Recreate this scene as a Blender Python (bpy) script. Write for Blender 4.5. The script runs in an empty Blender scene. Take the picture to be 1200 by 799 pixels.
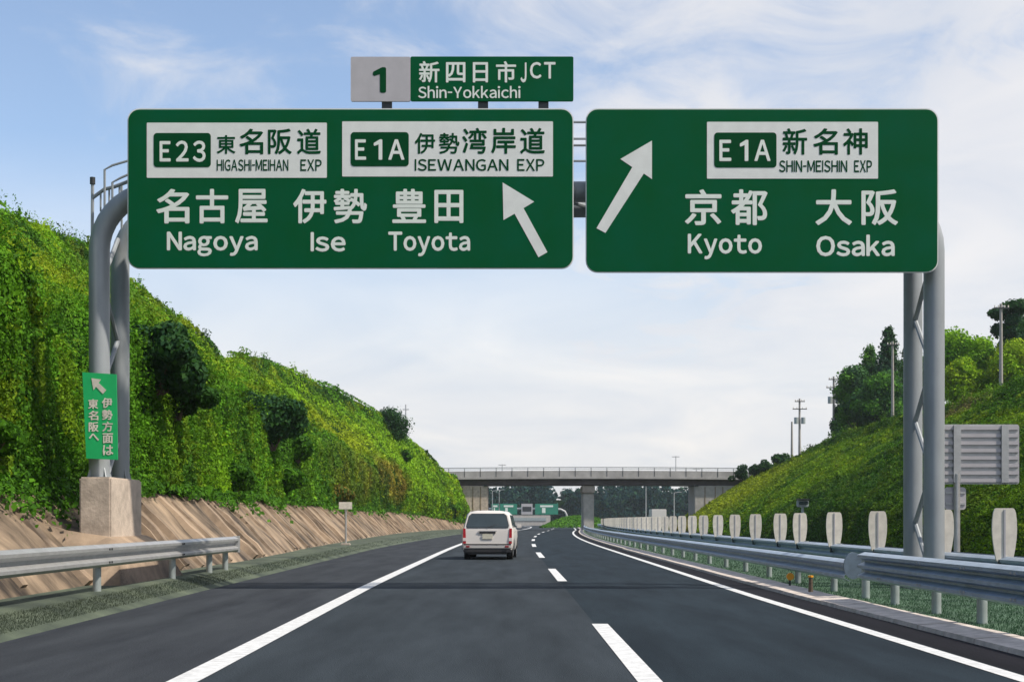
import bpy, bmesh, math, random
import numpy as np
from mathutils import Vector, Matrix
C = bpy.context.scene
R = math.radians
rnd = random.Random(7)
NP = np.random.default_rng(11)

# ------------------------------------------------------------------ camera
F, HX, HY, EYE = 1670.0, 600.0, 609.0, 1.3
cam = bpy.data.objects.new('camera', bpy.data.cameras.new('camera'))
C.collection.objects.link(cam); C.camera = cam
cam.location = (0, 0, EYE); cam.rotation_euler = (R(90), 0, 0)
cam.data.sensor_width = 36; cam.data.lens = 36 * F / 1200
cam.data.shift_y = (HY - 399.5) / 1200
cam.data.clip_start = .1; cam.data.clip_end = 6000

# ------------------------------------------------------------------ light
SUN_EL, SUN_AZ = 51.0, 112.0          # azimuth clockwise from the driving direction
w = bpy.data.worlds.new("World"); C.world = w; w.use_nodes = True
nt = w.node_tree; N = nt.nodes; L = nt.links
bg = N['Background']; bg.inputs['Strength'].default_value = .1
sky = N.new('ShaderNodeTexSky'); sky.sky_type = 'NISHITA'; sky.sun_disc = False
sky.sun_elevation = R(SUN_EL); sky.sun_rotation = R(SUN_AZ); sky.air_density = 1.0; sky.dust_density = .6; sky.ozone_density = 1.5
tc = N.new('ShaderNodeTexCoord'); sep = N.new('ShaderNodeSeparateXYZ'); L.new(tc.outputs['Generated'], sep.inputs[0])
def math_(op, a, b=None, clamp=False):
    n = N.new('ShaderNodeMath'); n.operation = op; n.use_clamp = clamp
    for i, v in enumerate((a, b)):
        if v is None: continue
        if isinstance(v, (int, float)): n.inputs[i].default_value = v
        else: L.new(v, n.inputs[i])
    return n.outputs[0]
zz = math_('ADD', math_('MAXIMUM', sep.outputs[2], 0.0), .16)
cx = math_('DIVIDE', sep.outputs[0], zz); cy = math_('DIVIDE', sep.outputs[1], zz)
cmb = N.new('ShaderNodeCombineXYZ'); L.new(math_('MULTIPLY', cx, 1.15), cmb.inputs[0]); L.new(cy, cmb.inputs[1])
def noise_(scale, detail, rough, vec, off, dist=.6):
    mp = N.new('ShaderNodeMapping'); mp.inputs['Location'].default_value = off; L.new(vec, mp.inputs[0])
    n = N.new('ShaderNodeTexNoise'); n.inputs['Scale'].default_value = scale; n.inputs['Detail'].default_value = detail
    n.inputs['Roughness'].default_value = rough; n.inputs['Distortion'].default_value = dist; L.new(mp.outputs[0], n.inputs['Vector'])
    return n.outputs[0]
def ramp_(fac, a, b):
    m = N.new('ShaderNodeMapRange'); m.inputs[1].default_value = a; m.inputs[2].default_value = b; m.interpolation_type = 'SMOOTHSTEP'
    L.new(fac, m.inputs[0]); return m.outputs[0]
big = noise_(.9, 4, .55, cmb.outputs[0], (3.1, 1.3, 0))
fine = noise_(3.2, 8, .62, cmb.outputs[0], (.4, 7.7, 0), .9)
side = math_('MULTIPLY', cx, .20)                       # the cloud bank thickens to the right of the road
dens = math_('ADD', math_('ADD', math_('MULTIPLY', big, .55), math_('MULTIPLY', fine, .5)), side)
cloud = ramp_(dens, .41, .66)
low = ramp_(sep.outputs[2], .30, .06)                   # hazy band towards the horizon
# MapRange with reversed limits gives 1 near the horizon
fac = math_('MAXIMUM', math_('ADD', math_('MULTIPLY', cloud, .78), .1), math_('MULTIPLY', low, .93), True)
shade = noise_(1.6, 5, .55, cmb.outputs[0], (9.1, 2.2, 0))
cr = N.new('ShaderNodeValToRGB'); L.new(shade, cr.inputs[0])
cr.color_ramp.elements[0].position = .3; cr.color_ramp.elements[0].color = (6.2, 6.4, 6.9, 1)
cr.color_ramp.elements[1].position = .7; cr.color_ramp.elements[1].color = (8.0, 7.7, 7.5, 1)
skm = N.new('ShaderNodeMixRGB'); skm.blend_type = 'MULTIPLY'; skm.inputs[0].default_value = 1
L.new(sky.outputs[0], skm.inputs[1]); skm.inputs[2].default_value = (1.38, 1.42, 1.47, 1)
mx = N.new('ShaderNodeMixRGB'); L.new(fac, mx.inputs[0]); L.new(skm.outputs[0], mx.inputs[1]); L.new(cr.outputs[0], mx.inputs[2])
L.new(mx.outputs[0], bg.inputs[0])

sun = bpy.data.objects.new('sun', bpy.data.lights.new('sun', 'SUN')); C.collection.objects.link(sun)
sun.data.energy = 4.3; sun.data.angle = R(2.0); sun.data.color = (1, .90, .76)
az, el = R(SUN_AZ), R(SUN_EL)
to_sun = Vector((math.sin(az) * math.cos(el), math.cos(az) * math.cos(el), math.sin(el)))
sun.rotation_euler = to_sun.to_track_quat('Z', 'Y').to_euler(); sun.location = (60, -40, 60)
C.view_settings.view_transform = 'Standard'; C.view_settings.look = 'None'
C.view_settings.exposure = .28; C.view_settings.gamma = 1

# ------------------------------------------------------------------ materials
def mat(name, col, rough=.7, metal=0., var=.15, scale=6., bump=0., bscale=40., spec=.5, stretch=None, col2=None, detail=6):
    m = bpy.data.materials.new(name); m.use_nodes = True; t = m.node_tree; n = t.nodes; l = t.links
    b = n['Principled BSDF']; b.inputs['Roughness'].default_value = rough; b.inputs['Metallic'].default_value = metal
    b.inputs['Specular IOR Level'].default_value = spec
    tcn = n.new('ShaderNodeTexCoord'); mp = n.new('ShaderNodeMapping'); l.new(tcn.outputs['Object'], mp.inputs[0])
    if stretch: mp.inputs['Scale'].default_value = stretch
    nz = n.new('ShaderNodeTexNoise'); nz.inputs['Scale'].default_value = scale; nz.inputs['Detail'].default_value = detail
    nz.inputs['Roughness'].default_value = .6; l.new(mp.outputs[0], nz.inputs['Vector'])
    r = n.new('ShaderNodeValToRGB'); l.new(nz.outputs[0], r.inputs[0])
    a = [max(0, c * (1 - var)) for c in col]; z = [min(1, c * (1 + var)) for c in (col2 or col)]
    r.color_ramp.elements[0].position = .34; r.color_ramp.elements[0].color = (*a, 1)
    r.color_ramp.elements[1].position = .66; r.color_ramp.elements[1].color = (*z, 1)
    l.new(r.outputs[0], b.inputs['Base Color'])
    if bump:
        n2 = n.new('ShaderNodeTexNoise'); n2.inputs['Scale'].default_value = bscale; n2.inputs['Detail'].default_value = 8
        l.new(mp.outputs[0], n2.inputs['Vector'])
        bp = n.new('ShaderNodeBump'); bp.inputs['Strength'].default_value = bump; bp.inputs['Distance'].default_value = .02
        l.new(n2.outputs[0], bp.inputs['Height']); l.new(bp.outputs[0], b.inputs['Normal'])
    return m
def leaf_mat(name):
    m = bpy.data.materials.new(name); m.use_nodes = True; t = m.node_tree; n = t.nodes; l = t.links
    b = n['Principled BSDF']; b.inputs['Roughness'].default_value = .6; b.inputs['Specular IOR Level'].default_value = .08
    at = n.new('ShaderNodeAttribute'); at.attribute_name = 'col'; l.new(at.outputs['Color'], b.inputs['Base Color'])
    tr = n.new('ShaderNodeBsdfTranslucent'); l.new(at.outputs['Color'], tr.inputs[0])
    ms = n.new('ShaderNodeMixShader'); ms.inputs[0].default_value = .3
    l.new(b.outputs[0], ms.inputs[1]); l.new(tr.outputs[0], ms.inputs[2]); l.new(ms.outputs[0], n['Material Output'].inputs[0])
    return m
def asphalt(name, col, tint2):
    m = mat(name, col, .9, 0, .14, 1.1, .35, 60, .14, (1.6, .22, 1), tint2, 8)
    t = m.node_tree; n = t.nodes; l = t.links; b = n['Principled BSDF']
    src = b.inputs['Base Color'].links[0].from_socket
    v = n.new('ShaderNodeTexNoise'); v.inputs['Scale'].default_value = 55; v.inputs['Detail'].default_value = 3
    tcn = n.new('ShaderNodeTexCoord'); l.new(tcn.outputs['Object'], v.inputs['Vector'])
    mr = n.new('ShaderNodeMapRange'); mr.inputs[1].default_value = .3; mr.inputs[2].default_value = .7; mr.inputs[3].default_value = .72; mr.inputs[4].default_value = 1.3
    l.new(v.outputs[0], mr.inputs[0])
    mm = n.new('ShaderNodeMixRGB'); mm.blend_type = 'MULTIPLY'; mm.inputs[0].default_value = 1
    mp2 = n.new('ShaderNodeMapping'); mp2.inputs['Scale'].default_value = (1.5, .03, 1); l.new(tcn.outputs['Object'], mp2.inputs[0])
    v2 = n.new('ShaderNodeTexNoise'); v2.inputs['Scale'].default_value = 1; v2.inputs['Detail'].default_value = 4; l.new(mp2.outputs[0], v2.inputs['Vector'])
    mr2 = n.new('ShaderNodeMapRange'); mr2.inputs[1].default_value = .3; mr2.inputs[2].default_value = .7; mr2.inputs[3].default_value = .9; mr2.inputs[4].default_value = 1.12
    l.new(v2.outputs[0], mr2.inputs[0]); m3 = n.new('ShaderNodeMath'); m3.operation = 'MULTIPLY'; l.new(mr.outputs[0], m3.inputs[0]); l.new(mr2.outputs[0], m3.inputs[1])
    l.new(src, mm.inputs[1]); l.new(m3.outputs[0], mm.inputs[2]); l.new(mm.outputs[0], b.inputs['Base Color'])
    return m
M = dict(
    asph_left=asphalt('asphalt_worn', (.022, .030, .039), (.029, .038, .048)),
    asph_right=asphalt('asphalt_fresh', (.010, .018, .027), (.015, .025, .035)),
    asph_edge=asphalt('asphalt_gutter', (.006, .007, .011), (.010, .010, .015)),
    asph_sh=asphalt('asphalt_shoulder', (.026, .031, .040), (.035, .041, .050)),
    paint=mat('road_paint', (.58, .60, .62), .7, 0, .18, 9, .2, 60),
    conc=mat('concrete', (.40, .35, .31), .85, 0, .15, 2.5, .4, 25),
    girder=mat('weathered_girder', (.10, .082, .085), .8, 0, .25, .6),
    conc_br=mat('bridge_concrete', (.36, .35, .345), .9, 0, .2, .5, .3, 8),
    conc_tan=mat('concrete_tan', (.47, .40, .34), .9, 0, .22, 3, .4, 18),
    conc_pale=mat('concrete_pale', (.42, .40, .38), .85, 0, .12, 2, .3, 20),
    kerb=mat('kerb_concrete', (.56, .50, .46), .9, 0, .2, 5, .3, 40),
    rib=mat('weathered_rib', (.15, .115, .088), .95, 0, .4, .8, .4, 14, col2=(.265, .20, .145)),
    slope=mat('weathered_shotcrete', (.05, .038, .03), .95, 0, .4, 1.15, .8, 9, stretch=(.45, 1, .45), col2=(.245, .185, .13)),
    soil=mat('soil', (.20, .15, .09), .95, 0, .3, 3, .6, 20),
    turf=mat('turf', (.03, .075, .045), .95, 0, .3, 1.5, .5, 30, col2=(.055, .11, .065)),
    verge=mat('verge', (.036, .055, .044), .95, 0, .3, .7, .5, 30, col2=(.07, .09, .062)),
    under=mat('undergrowth', (.014, .04, .008), 1, 0, .4, 1.0, .5, 10, spec=0),
    ground=mat('field', (.05, .08, .03), .95, 0, .3, .05),
    galv=mat('galvanised_steel', (.46, .47, .48), .45, .6, .10, 5, .08, 30),
    galv_blue=mat('galvanised_steel_aged', (.34, .42, .52), .42, .35, .14, 4, .08, 30),  # back-lit blue-grey of the right rails, put into the steel colour
    steel_blue=mat('bluish_steel', (.13, .18, .24), .6, .2, .15, 8),
    post=mat('painted_steel_post', (.34, .39, .40), .55, .3, .12, 5),
    tube=mat('gantry_paint', (.30, .33, .36), .5, .2, .10, 3, stretch=(1, 1, .3)),
    dark=mat('dark_steel', (.04, .045, .05), .5, .4, .2, 6),
    green=mat('sign_green', (.0006, .090, .027), .75, 0, .10, 1.1, col2=(.0005, .080, .034), spec=.06),
    badge=mat('badge_green', (.001, .056, .018), .7, 0, .06, 2, spec=.05),
    white=mat('sign_white', (.68, .71, .70), .5, 0, .05, 4),
    letter=mat('reflective_lettering', (.70, .76, .72), .5, 0, .04, 6),
    grey=mat('sign_grey', (.42, .41, .44), .5, 0, .05, 4),
    banner=mat('banner_green', (.004, .42, .125), .6, 0, .08, 3),
    plate=mat('plate_white', (.70, .66, .59), .6, 0, .10, 8),
    wood_pole=mat('utility_pole_concrete', (.33, .31, .29), .8, 0, .1, 3),
    bark=mat('bark', (.10, .075, .055), .95, 0, .3, 4, .6, 20),
    car=mat('white_car_paint', (.62, .60, .585), .22, 0, .02, 2),
    glass=mat('dark_glass', (.03, .045, .05), .06, 0, .1, 2, spec=.8),
    rubber=mat('rubber', (.02, .02, .022), .8, 0, .1, 8),
    black=mat('black_plastic', (.03, .03, .035), .5, 0, .1, 8),
    red=mat('red_lamp', (.35, .012, .02), .2, 0, .1, 8),
    clear=mat('clear_lamp', (.6, .55, .55), .15, 0, .05, 8),
    orange=mat('orange_reflector', (.75, .32, .02), .4, 0, .1, 8),
    rim=mat('steel_rim', (.35, .36, .38), .4, .7, .1, 8),
    yellow=mat('plate_yellow', (.62, .60, .50), .5, 0, .05, 8),
    teal=mat('far_sign_green', (.01, .20, .13), .5, 0, .1, 1),
    leaf=leaf_mat('leaves'),
)

_t = M['plate'].node_tree; _b = _t.nodes['Principled BSDF']; _s = _b.inputs['Base Color'].links[0].from_socket
_oi = _t.nodes.new('ShaderNodeObjectInfo'); _mr = _t.nodes.new('ShaderNodeMapRange'); _mr.inputs[3].default_value = .84; _mr.inputs[4].default_value = 1.04
_t.links.new(_oi.outputs['Random'], _mr.inputs[0]); _mx = _t.nodes.new('ShaderNodeMixRGB'); _mx.blend_type = 'MULTIPLY'; _mx.inputs[0].default_value = 1
_t.links.new(_s, _mx.inputs[1]); _t.links.new(_mr.outputs[0], _mx.inputs[2]); _t.links.new(_mx.outputs[0], _b.inputs['Base Color'])
# ------------------------------------------------------------------ object helpers
ORG = {}
def setp(o, label=None, cat=None, group=None, kind=None):
    for k, v in (('label', label), ('category', cat), ('group', group), ('kind', kind)):
        if v: o[k] = v
    return o
def thing(name, loc, label, cat, group=None):
    o = bpy.data.objects.new(name, None); C.collection.objects.link(o); o.location = loc
    o.empty_display_size = .3; ORG[o.name] = Vector(loc)
    return setp(o, label, cat, group)
def link(name, me, m, parent=None, origin=None):
    o = bpy.data.objects.new(name, me); C.collection.objects.link(o)
    if m: me.materials.append(m)
    if parent is not None:
        o.parent = parent; ORG[o.name] = ORG[parent.name]; org = ORG[parent.name]
    else:
        org = Vector(origin or (0, 0, 0)); o.location = org; ORG[o.name] = org
    if org.length > 0: me.transform(Matrix.Translation(-org))
    return o
def pyobj(name, V, Fc, m, parent=None, origin=None, smooth=False):
    me = bpy.data.meshes.new(name); me.from_pydata([tuple(v) for v in V], [], Fc); me.update()
    if smooth: me.shade_smooth()
    return link(name, me, m, parent, origin)
class G:
    """gathers shapes for ONE mesh"""
    def __init__(s): s.V = []; s.F = []
    def add(s, V, Fc):
        k = len(s.V); s.V += [tuple(v) for v in V]; s.F += [tuple(i + k for i in f) for f in Fc]; return s
    def box(s, x0, x1, y0, y1, z0, z1):
        V = [(x, y, z) for z in (z0, z1) for y in (y0, y1) for x in (x0, x1)]
        return s.add(V, [(0, 2, 3, 1), (4, 5, 7, 6), (0, 1, 5, 4), (2, 6, 7, 3), (0, 4, 6, 2), (1, 3, 7, 5)])
    def bevbox(s, x0, x1, y0, y1, z0, z1, b):
        bm = bmesh.new(); bmesh.ops.create_cube(bm, size=1)
        for v in bm.verts:
            v.co = ((x0 + x1) / 2 + v.co.x * (x1 - x0), (y0 + y1) / 2 + v.co.y * (y1 - y0), (z0 + z1) / 2 + v.co.z * (z1 - z0))
        bmesh.ops.bevel(bm, geom=bm.edges[:], offset=b, segments=2, affect='EDGES')
        bm.verts.index_update(); s.add([v.co[:] for v in bm.verts], [[v.index for v in f.verts] for f in bm.faces]); bm.free(); return s
    def tube(s, pts, r, n=8, r2=None):
        pts = [Vector(p) for p in pts]; m = len(pts); V = []; Fc = []
        for i, p in enumerate(pts):
            t = (pts[min(i + 1, m - 1)] - pts[max(i - 1, 0)]).normalized()
            a = t.cross(Vector((0, 1, 0)) if abs(t.y) < .9 else Vector((1, 0, 0))).normalized(); b = t.cross(a)
            rr = r if r2 is None else r + (r2 - r) * i / (m - 1)
            for k in range(n):
                an = 2 * math.pi * k / n; V.append(p + a * rr * math.cos(an) + b * rr * math.sin(an))
        for i in range(m - 1):
            for k in range(n):
                Fc.append((i * n + k, i * n + (k + 1) % n, (i + 1) * n + (k + 1) % n, (i + 1) * n + k))
        Fc.append(tuple(range(n))[::-1]); Fc.append(tuple((m - 1) * n + k for k in range(n)))
        return s.add(V, Fc)
    def slab(s, poly, y0, y1):
        """polygon in X-Z extruded along Y"""
        n = len(poly); V = [(x, y0, z) for x, z in poly] + [(x, y1, z) for x, z in poly]
        return s.add(V, [tuple(range(n)), tuple(range(2 * n - 1, n - 1, -1))] + [(i, i + n, (i + 1) % n + n, (i + 1) % n) for i in range(n)])
    def make(s, name, m, parent=None, origin=None, smooth=False):
        o = pyobj(name, s.V, s.F, m, parent, origin)
        if smooth:
            o.data.shade_smooth(); o.data.set_sharp_from_angle(angle=R(40))
        return o
def npmesh(name, V, Fq, m, parent=None, origin=None, col=None, smooth=False):
    me = bpy.data.meshes.new(name); nv = len(V); nf, k = Fq.shape
    me.vertices.add(nv); me.vertices.foreach_set('co', np.ascontiguousarray(V, dtype=np.float32).ravel())
    me.loops.add(nf * k); me.loops.foreach_set('vertex_index', Fq.astype(np.int32).ravel())
    me.polygons.add(nf); me.polygons.foreach_set('loop_start', np.arange(0, nf * k, k, dtype=np.int32))
    me.update(calc_edges=True)
    if smooth: me.shade_smooth()
    if col is not None:
        a = me.color_attributes.new('col', 'FLOAT_COLOR', 'POINT')
        a.data.foreach_set('color', np.concatenate([col, np.ones((nv, 1))], 1).astype(np.float32).ravel())
    return link(name, me, m, parent, origin)
def P(px, py, d): return Vector(((px - HX) * d / F, d, EYE + (HY - py) * d / F))
def dup(root, loc, label=None, group=None, scale=None):
    r = root.copy(); C.collection.objects.link(r); r.location = loc
    if label: r['label'] = label
    if group: r['group'] = group
    if scale: r.scale = scale
    for ch in root.children:
        c = ch.copy(); C.collection.objects.link(c); c.parent = r
        for g in ch.children:
            q = g.copy(); C.collection.objects.link(q); q.parent = c
    return r

# ------------------------------------------------------------------ the road's line
def off(y):
    y = np.asarray(y, float)
    a = np.clip(y - 55, 0, 125) ** 2 / 4100
    b = np.where(y > 180, 3.81 + 2.6 * np.sin(np.clip((y - 180) / 60, 0, 3.3)), 0)
    return np.where(y > 180, b - np.clip(y - 260, 0, 400) * .02, a)
def fn(xs, vs): return lambda y: np.interp(y, xs, vs) + off(y)
xl = fn([0, 11, 28, 60], [-2.6, -2.64, -2.82, -2.84])
xd = fn([0, 11, 25, 45], [1.12, 1.11, 1.08, 1.04])
xr = fn([0, 15, 25, 60], [4.2, 4.16, 4.10, 4.25])
xk = fn([0, 14, 24, 60], [4.95, 4.86, 4.74, 4.80])      # kerb face
xs_ = fn([0, 15, 25, 64, 200], [-5.3, -5.42, -5.65, -6.2, -6.0])  # left edge of the shoulder
YS = np.concatenate([np.arange(-30, 60, 3.), np.arange(60, 420, 5.)])
def strip(name, fa, fb, z, m, ys=YS, thick=None, kind='structure', parent=None):
    a = np.asarray([fa(y) for y in ys]); b = np.asarray([fb(y) for y in ys]); n = len(ys)
    V = [(a[i], ys[i], z) for i in range(n)] + [(b[i], ys[i], z) for i in range(n)]
    Fc = [(i, n + i, n + i + 1, i + 1) for i in range(n - 1)]
    if thick:
        V += [(x, y, z - thick) for x, y, z in V]
        Fc += [(i + 1, i + 1 + 2 * n, i + 2 * n, i) for i in range(n - 1)] + [(n + i, n + i + 2 * n, n + i + 1 + 2 * n, n + i + 1) for i in range(n - 1)]
        Fc += [(0, 2 * n, 3 * n, n), (n - 1, 2 * n - 1, 4 * n - 1, 3 * n - 1)]
    o = pyobj(name, V, Fc, m, parent)
    return setp(o, kind=kind) if parent is None else o
g = G(); g.add([(-3000, -300, -.06), (3000, -300, -.06), (3000, 5000, -.06), (-3000, 5000, -.06)], [(0, 1, 2, 3)])
setp(g.make('ground', M['ground']), kind='structure')
strip('road_shoulder', xs_, lambda y: xl(y) - .1, .0, M['asph_sh'])
strip('road_left_lane', lambda y: xl(y) - .1, lambda y: xd(y) - .06, .0, M['asph_left'])
strip('road_right_lane', lambda y: xd(y) - .06, lambda y: xr(y) + .14, .0, M['asph_right'])
strip('road_gutter', lambda y: xr(y) + .14, lambda y: xk(y) + .02, .0, M['asph_edge'])
strip('opposite_road', lambda y: 8.6 + off(y), lambda y: 16.8 + off(y), .0, M['asph_left'])
strip('road_line_left', lambda y: xl(y) - .125, lambda y: xl(y) + .125, .006, M['paint'])
strip('road_line_right', lambda y: xr(y) - .09, lambda y: xr(y) + .09, .006, M['paint'])
strip('opposite_road_line', lambda y: 9.2 + off(y), lambda y: 9.38 + off(y), .006, M['paint'])
strip('opposite_road_line', lambda y: 15.6 + off(y), lambda y: 15.78 + off(y), .006, M['paint'])
y0 = -10.0
for a, b in [(-30, -22), (-10, -2), (9.9, 17.8), (30.2, 37.9), (49, 57), (69, 77), (88.5, 96.5), (108, 116), (128, 136), (148, 156), (168, 176), (188, 196), (208, 216)]:
    strip('lane_dash', lambda y: xd(y) - .10, lambda y: xd(y) + .10, .006, M['paint'], np.linspace(a, b, 4))
for a in np.arange(10, 200, 20.):
    strip('opposite_lane_dash', lambda y: 12.4 + off(y), lambda y: 12.55 + off(y), .006, M['paint'], np.linspace(a, a + 8, 3))

# kerb along the median: single kerb stones near, one run beyond
kerb = setp(thing('median_kerb', (0, 0, 0), None, None), kind='structure')
ym = 8.0
while ym < 62:
    ln = 1.0; ya, yb = ym + .012, ym + ln - .012
    dz = rnd.uniform(-.004, .004)
    V = []
    for y in (ya, yb):
        k = float(xk(y)); V += [(k, y, -.04), (k + .02, y, .055 + dz), (k + .50, y, .085 + dz), (k + .50, y, -.04)]
    g = G(); g.add(V, [(0, 1, 5, 4), (1, 2, 6, 5), (2, 3, 7, 6), (0, 3, 2, 1), (4, 5, 6, 7)]); g.make('kerb_stone', M['kerb'], kerb)
    ym += ln
strip('kerb_run', lambda y: xk(y) + .01, lambda y: xk(y) + .50, .08, M['kerb'], np.arange(62, 300, 5.), .12, parent=kerb)
strip('kerb_bed', lambda y: xk(y) + .03, lambda y: xk(y) + .48, .04, M['soil'], np.arange(8, 63, 3.), .15, parent=kerb)
strip('median_ground', lambda y: xk(y) + .5, lambda y: 8.62 + off(y), .07, M['turf'], YS, .11)

# ------------------------------------------------------------------ terrain
TY = [-30, 0, 40, 56, 87, 115, 153, 172, 182, 230]
TX = [-7.0, -7.0, -7.2, -8.0, -8.9, -9.3, -8.4, -6.3, -4.9, -6]
toe = lambda y: np.interp(y, TY, TX)
cw = lambda y: np.interp(y, [0, 60, 150, 175, 182], [1.65, 1.85, 1.8, .9, .6])   # width and rise of the lined foot
cy_ = [-30, 60, 74, 83, 93, 99, 108, 122, 140, 155, 165, 172, 179, 186, 215]
cX = [-21.7, -21.7, -24.0, -24.6, -22.3, -20.2, -21.3, -21.6, -16.6, -12.6, -10.0, -7.9, -7.4, -9, -12]
cH = [12.6, 13.2, 15.2, 15.5, 13.3, 10.9, 13.0, 14.0, 13.1, 10.6, 8.6, 6.4, 6.6, 6.0, .3]
crX = lambda y: np.interp(y, cy_, cX); crH = lambda y: np.interp(y, cy_, cH)
def left_surf(y, v):
    """v 0..1 from the top of the lined foot to the crest"""
    x0 = toe(y) - cw(y); z0 = .2 + cw(y)
    bulge = np.sin(np.pi * np.clip(v, 0, 1)) * .5
    return np.stack([x0 + (crX(y) - x0) * v + bulge * .5, y, z0 + (crH(y) - z0) * v + bulge], -1)
ry_ = [-30, 91, 104, 115, 136, 160, 180, 200, 235]
rX = [33, 32.7, 32.2, 32, 32.6, 32.2, 31.8, 30, 28]
rH = [9.2, 9.2, 9.0, 9.1, 9.2, 8.2, 7.4, 5.0, .2]
def right_surf(y, v):
    x0 = 17.0 + off(y); xc = np.interp(y, ry_, rX); h = np.interp(y, ry_, rH)
    return np.stack([x0 + (xc - x0) * v, y, .02 + (h - .02) * v + np.sin(np.pi * np.clip(v, 0, 1)) * .35], -1)
class Cells:
    """domes round random points: bushy relief over a surface"""
    def __init__(s, size, seed, amp):
        s.s = size; s.r = np.random.default_rng(seed); s.j = s.r.random((64, 64, 2)); s.h = s.r.random((64, 64)); s.a = amp
    def __call__(s, u, v):
        u = u / s.s; v = v / s.s; iu = np.floor(u).astype(int); iv = np.floor(v).astype(int); best = np.zeros_like(u)
        for du in (-1, 0, 1):
            for dv in (-1, 0, 1):
                a = (iu + du) % 64; b = (iv + dv) % 64
                d2 = (u - (iu + du + s.j[a, b, 0])) ** 2 + (v - (iv + dv + s.j[a, b, 1])) ** 2
                best = np.maximum(best, (.4 + .6 * s.h[a, b]) * np.sqrt(np.clip(1 - d2, 0, 1)))
        return best * s.a
    def ident(s, u, v):
        u = u / s.s; v = v / s.s; iu = np.floor(u).astype(int); iv = np.floor(v).astype(int); best = np.full_like(u, 9.); out = np.zeros_like(u)
        for du in (-1, 0, 1):
            for dv in (-1, 0, 1):
                a = (iu + du) % 64; b = (iv + dv) % 64
                d2 = (u - (iu + du + s.j[a, b, 0])) ** 2 + (v - (iv + dv + s.j[a, b, 1])) ** 2
                m = d2 < best; best = np.where(m, d2, best); out = np.where(m, s.h[b, a], out)
        return out
    def val(s, u, v):
        u = u / s.s; v = v / s.s; iu = np.floor(u).astype(int); iv = np.floor(v).astype(int)
        fu = u - iu; fv = v - iv; fu = fu * fu * (3 - 2 * fu); fv = fv * fv * (3 - 2 * fv)
        h = lambda a, b: s.h[(iu + a) % 64, (iv + b) % 64]
        return (h(0, 0) * (1 - fu) + h(1, 0) * fu) * (1 - fv) + (h(0, 1) * (1 - fu) + h(1, 1) * fu) * fv
def surf_disp(surf, y, v, L_, cells, taper):
    far = np.interp(y, [0, 140, 165, 185], [1, 1, .35, .2]) * (ampL(y, v) if surf is left_surf else ampR(y, v))
    p = surf(y, v); e = .01
    a = surf(y + .3, v) - surf(y - .3, v); b = surf(y, v + e) - surf(y, v - e)
    n = np.cross(a, b); n /= np.linalg.norm(n, axis=-1, keepdims=True) + 1e-9
    n *= np.sign(n[..., 2:3]); s = v * L_
    d = sum(c(y, s) for c in cells) * taper(v) * far
    return p + n * d[..., None], n
def grid_obj(name, PT, m):
    a, b = PT.shape[:2]; idx = np.arange(a * b).reshape(a, b)
    Fq = np.stack([idx[:-1, :-1], idx[1:, :-1], idx[1:, 1:], idx[:-1, 1:]], -1).reshape(-1, 4)
    return setp(npmesh(name, PT.reshape(-1, 3), Fq, m, smooth=True), kind='structure')
ampL = lambda y, v: np.interp(v, [0, .24, .42, .82, .93], [.85, .95, .42, .34, .5])
ampR = lambda y, v: np.interp(y, [0, 85, 110, 200], [1, .8, .35, .3]) + np.interp(v, [0, .85, .95], [0, 0, .4])
LC = [Cells(7.5, 1, 1.5), Cells(3.0, 2, 1.1), Cells(1.25, 3, .62)]
RC = [Cells(6.0, 4, .8), Cells(2.6, 5, .6), Cells(1.1, 6, .34)]
LL, RL = 18.0, 18.5
tapL = lambda v: np.clip(v * 6 + .08, 0, 1) * np.clip((1.12 - v) * 8, .25, 1)
tapR = lambda v: np.clip(v * 8 + .1, 0, 1) * np.clip((1.1 - v) * 6, .3, 1)
ys = np.arange(-24, 186, .8); vs = np.linspace(0, 1, 36); YY, VV = np.meshgrid(ys, vs, indexing='ij')
pt, _n = surf_disp(left_surf, YY, VV, LL, LC, tapL); pt = pt - _n * .15
back = np.stack([pt[:, -1] + np.array(d) for d in ((-2, 0, -.3), (-40, 0, -3), (-120, 0, -8))], 1)
grid_obj('hillside', np.concatenate([pt, back], 1), M['under'])
pt, _n = surf_disp(right_surf, YY, VV, RL, RC, tapR); pt = pt - _n * .12
back = np.stack([pt[:, -1] + np.array(d) for d in ((2, 0, .1), (14, 0, .5), (50, 0, 0), (140, 0, -6))], 1)
grid_obj('hillside', np.concatenate([pt, back], 1), M['under'])
# verge between the shoulder and the lined foot of the left slope
vy = np.arange(-24, 300, 2.)
PT = np.stack([np.stack([xs_(vy) - .0, vy, vy * 0 - .02], -1), np.stack([xs_(vy) - .35, vy, vy * 0 + .10], -1), np.stack([xs_(vy) * .5 + toe(vy) * .5, vy, vy * 0 + .2], -1),
               np.stack([np.minimum(toe(vy), xs_(vy) - .8) - .3, vy, vy * 0 + .2], -1)], 1)
grid_obj('verge', PT[:, ::-1], M['verge'])
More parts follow.
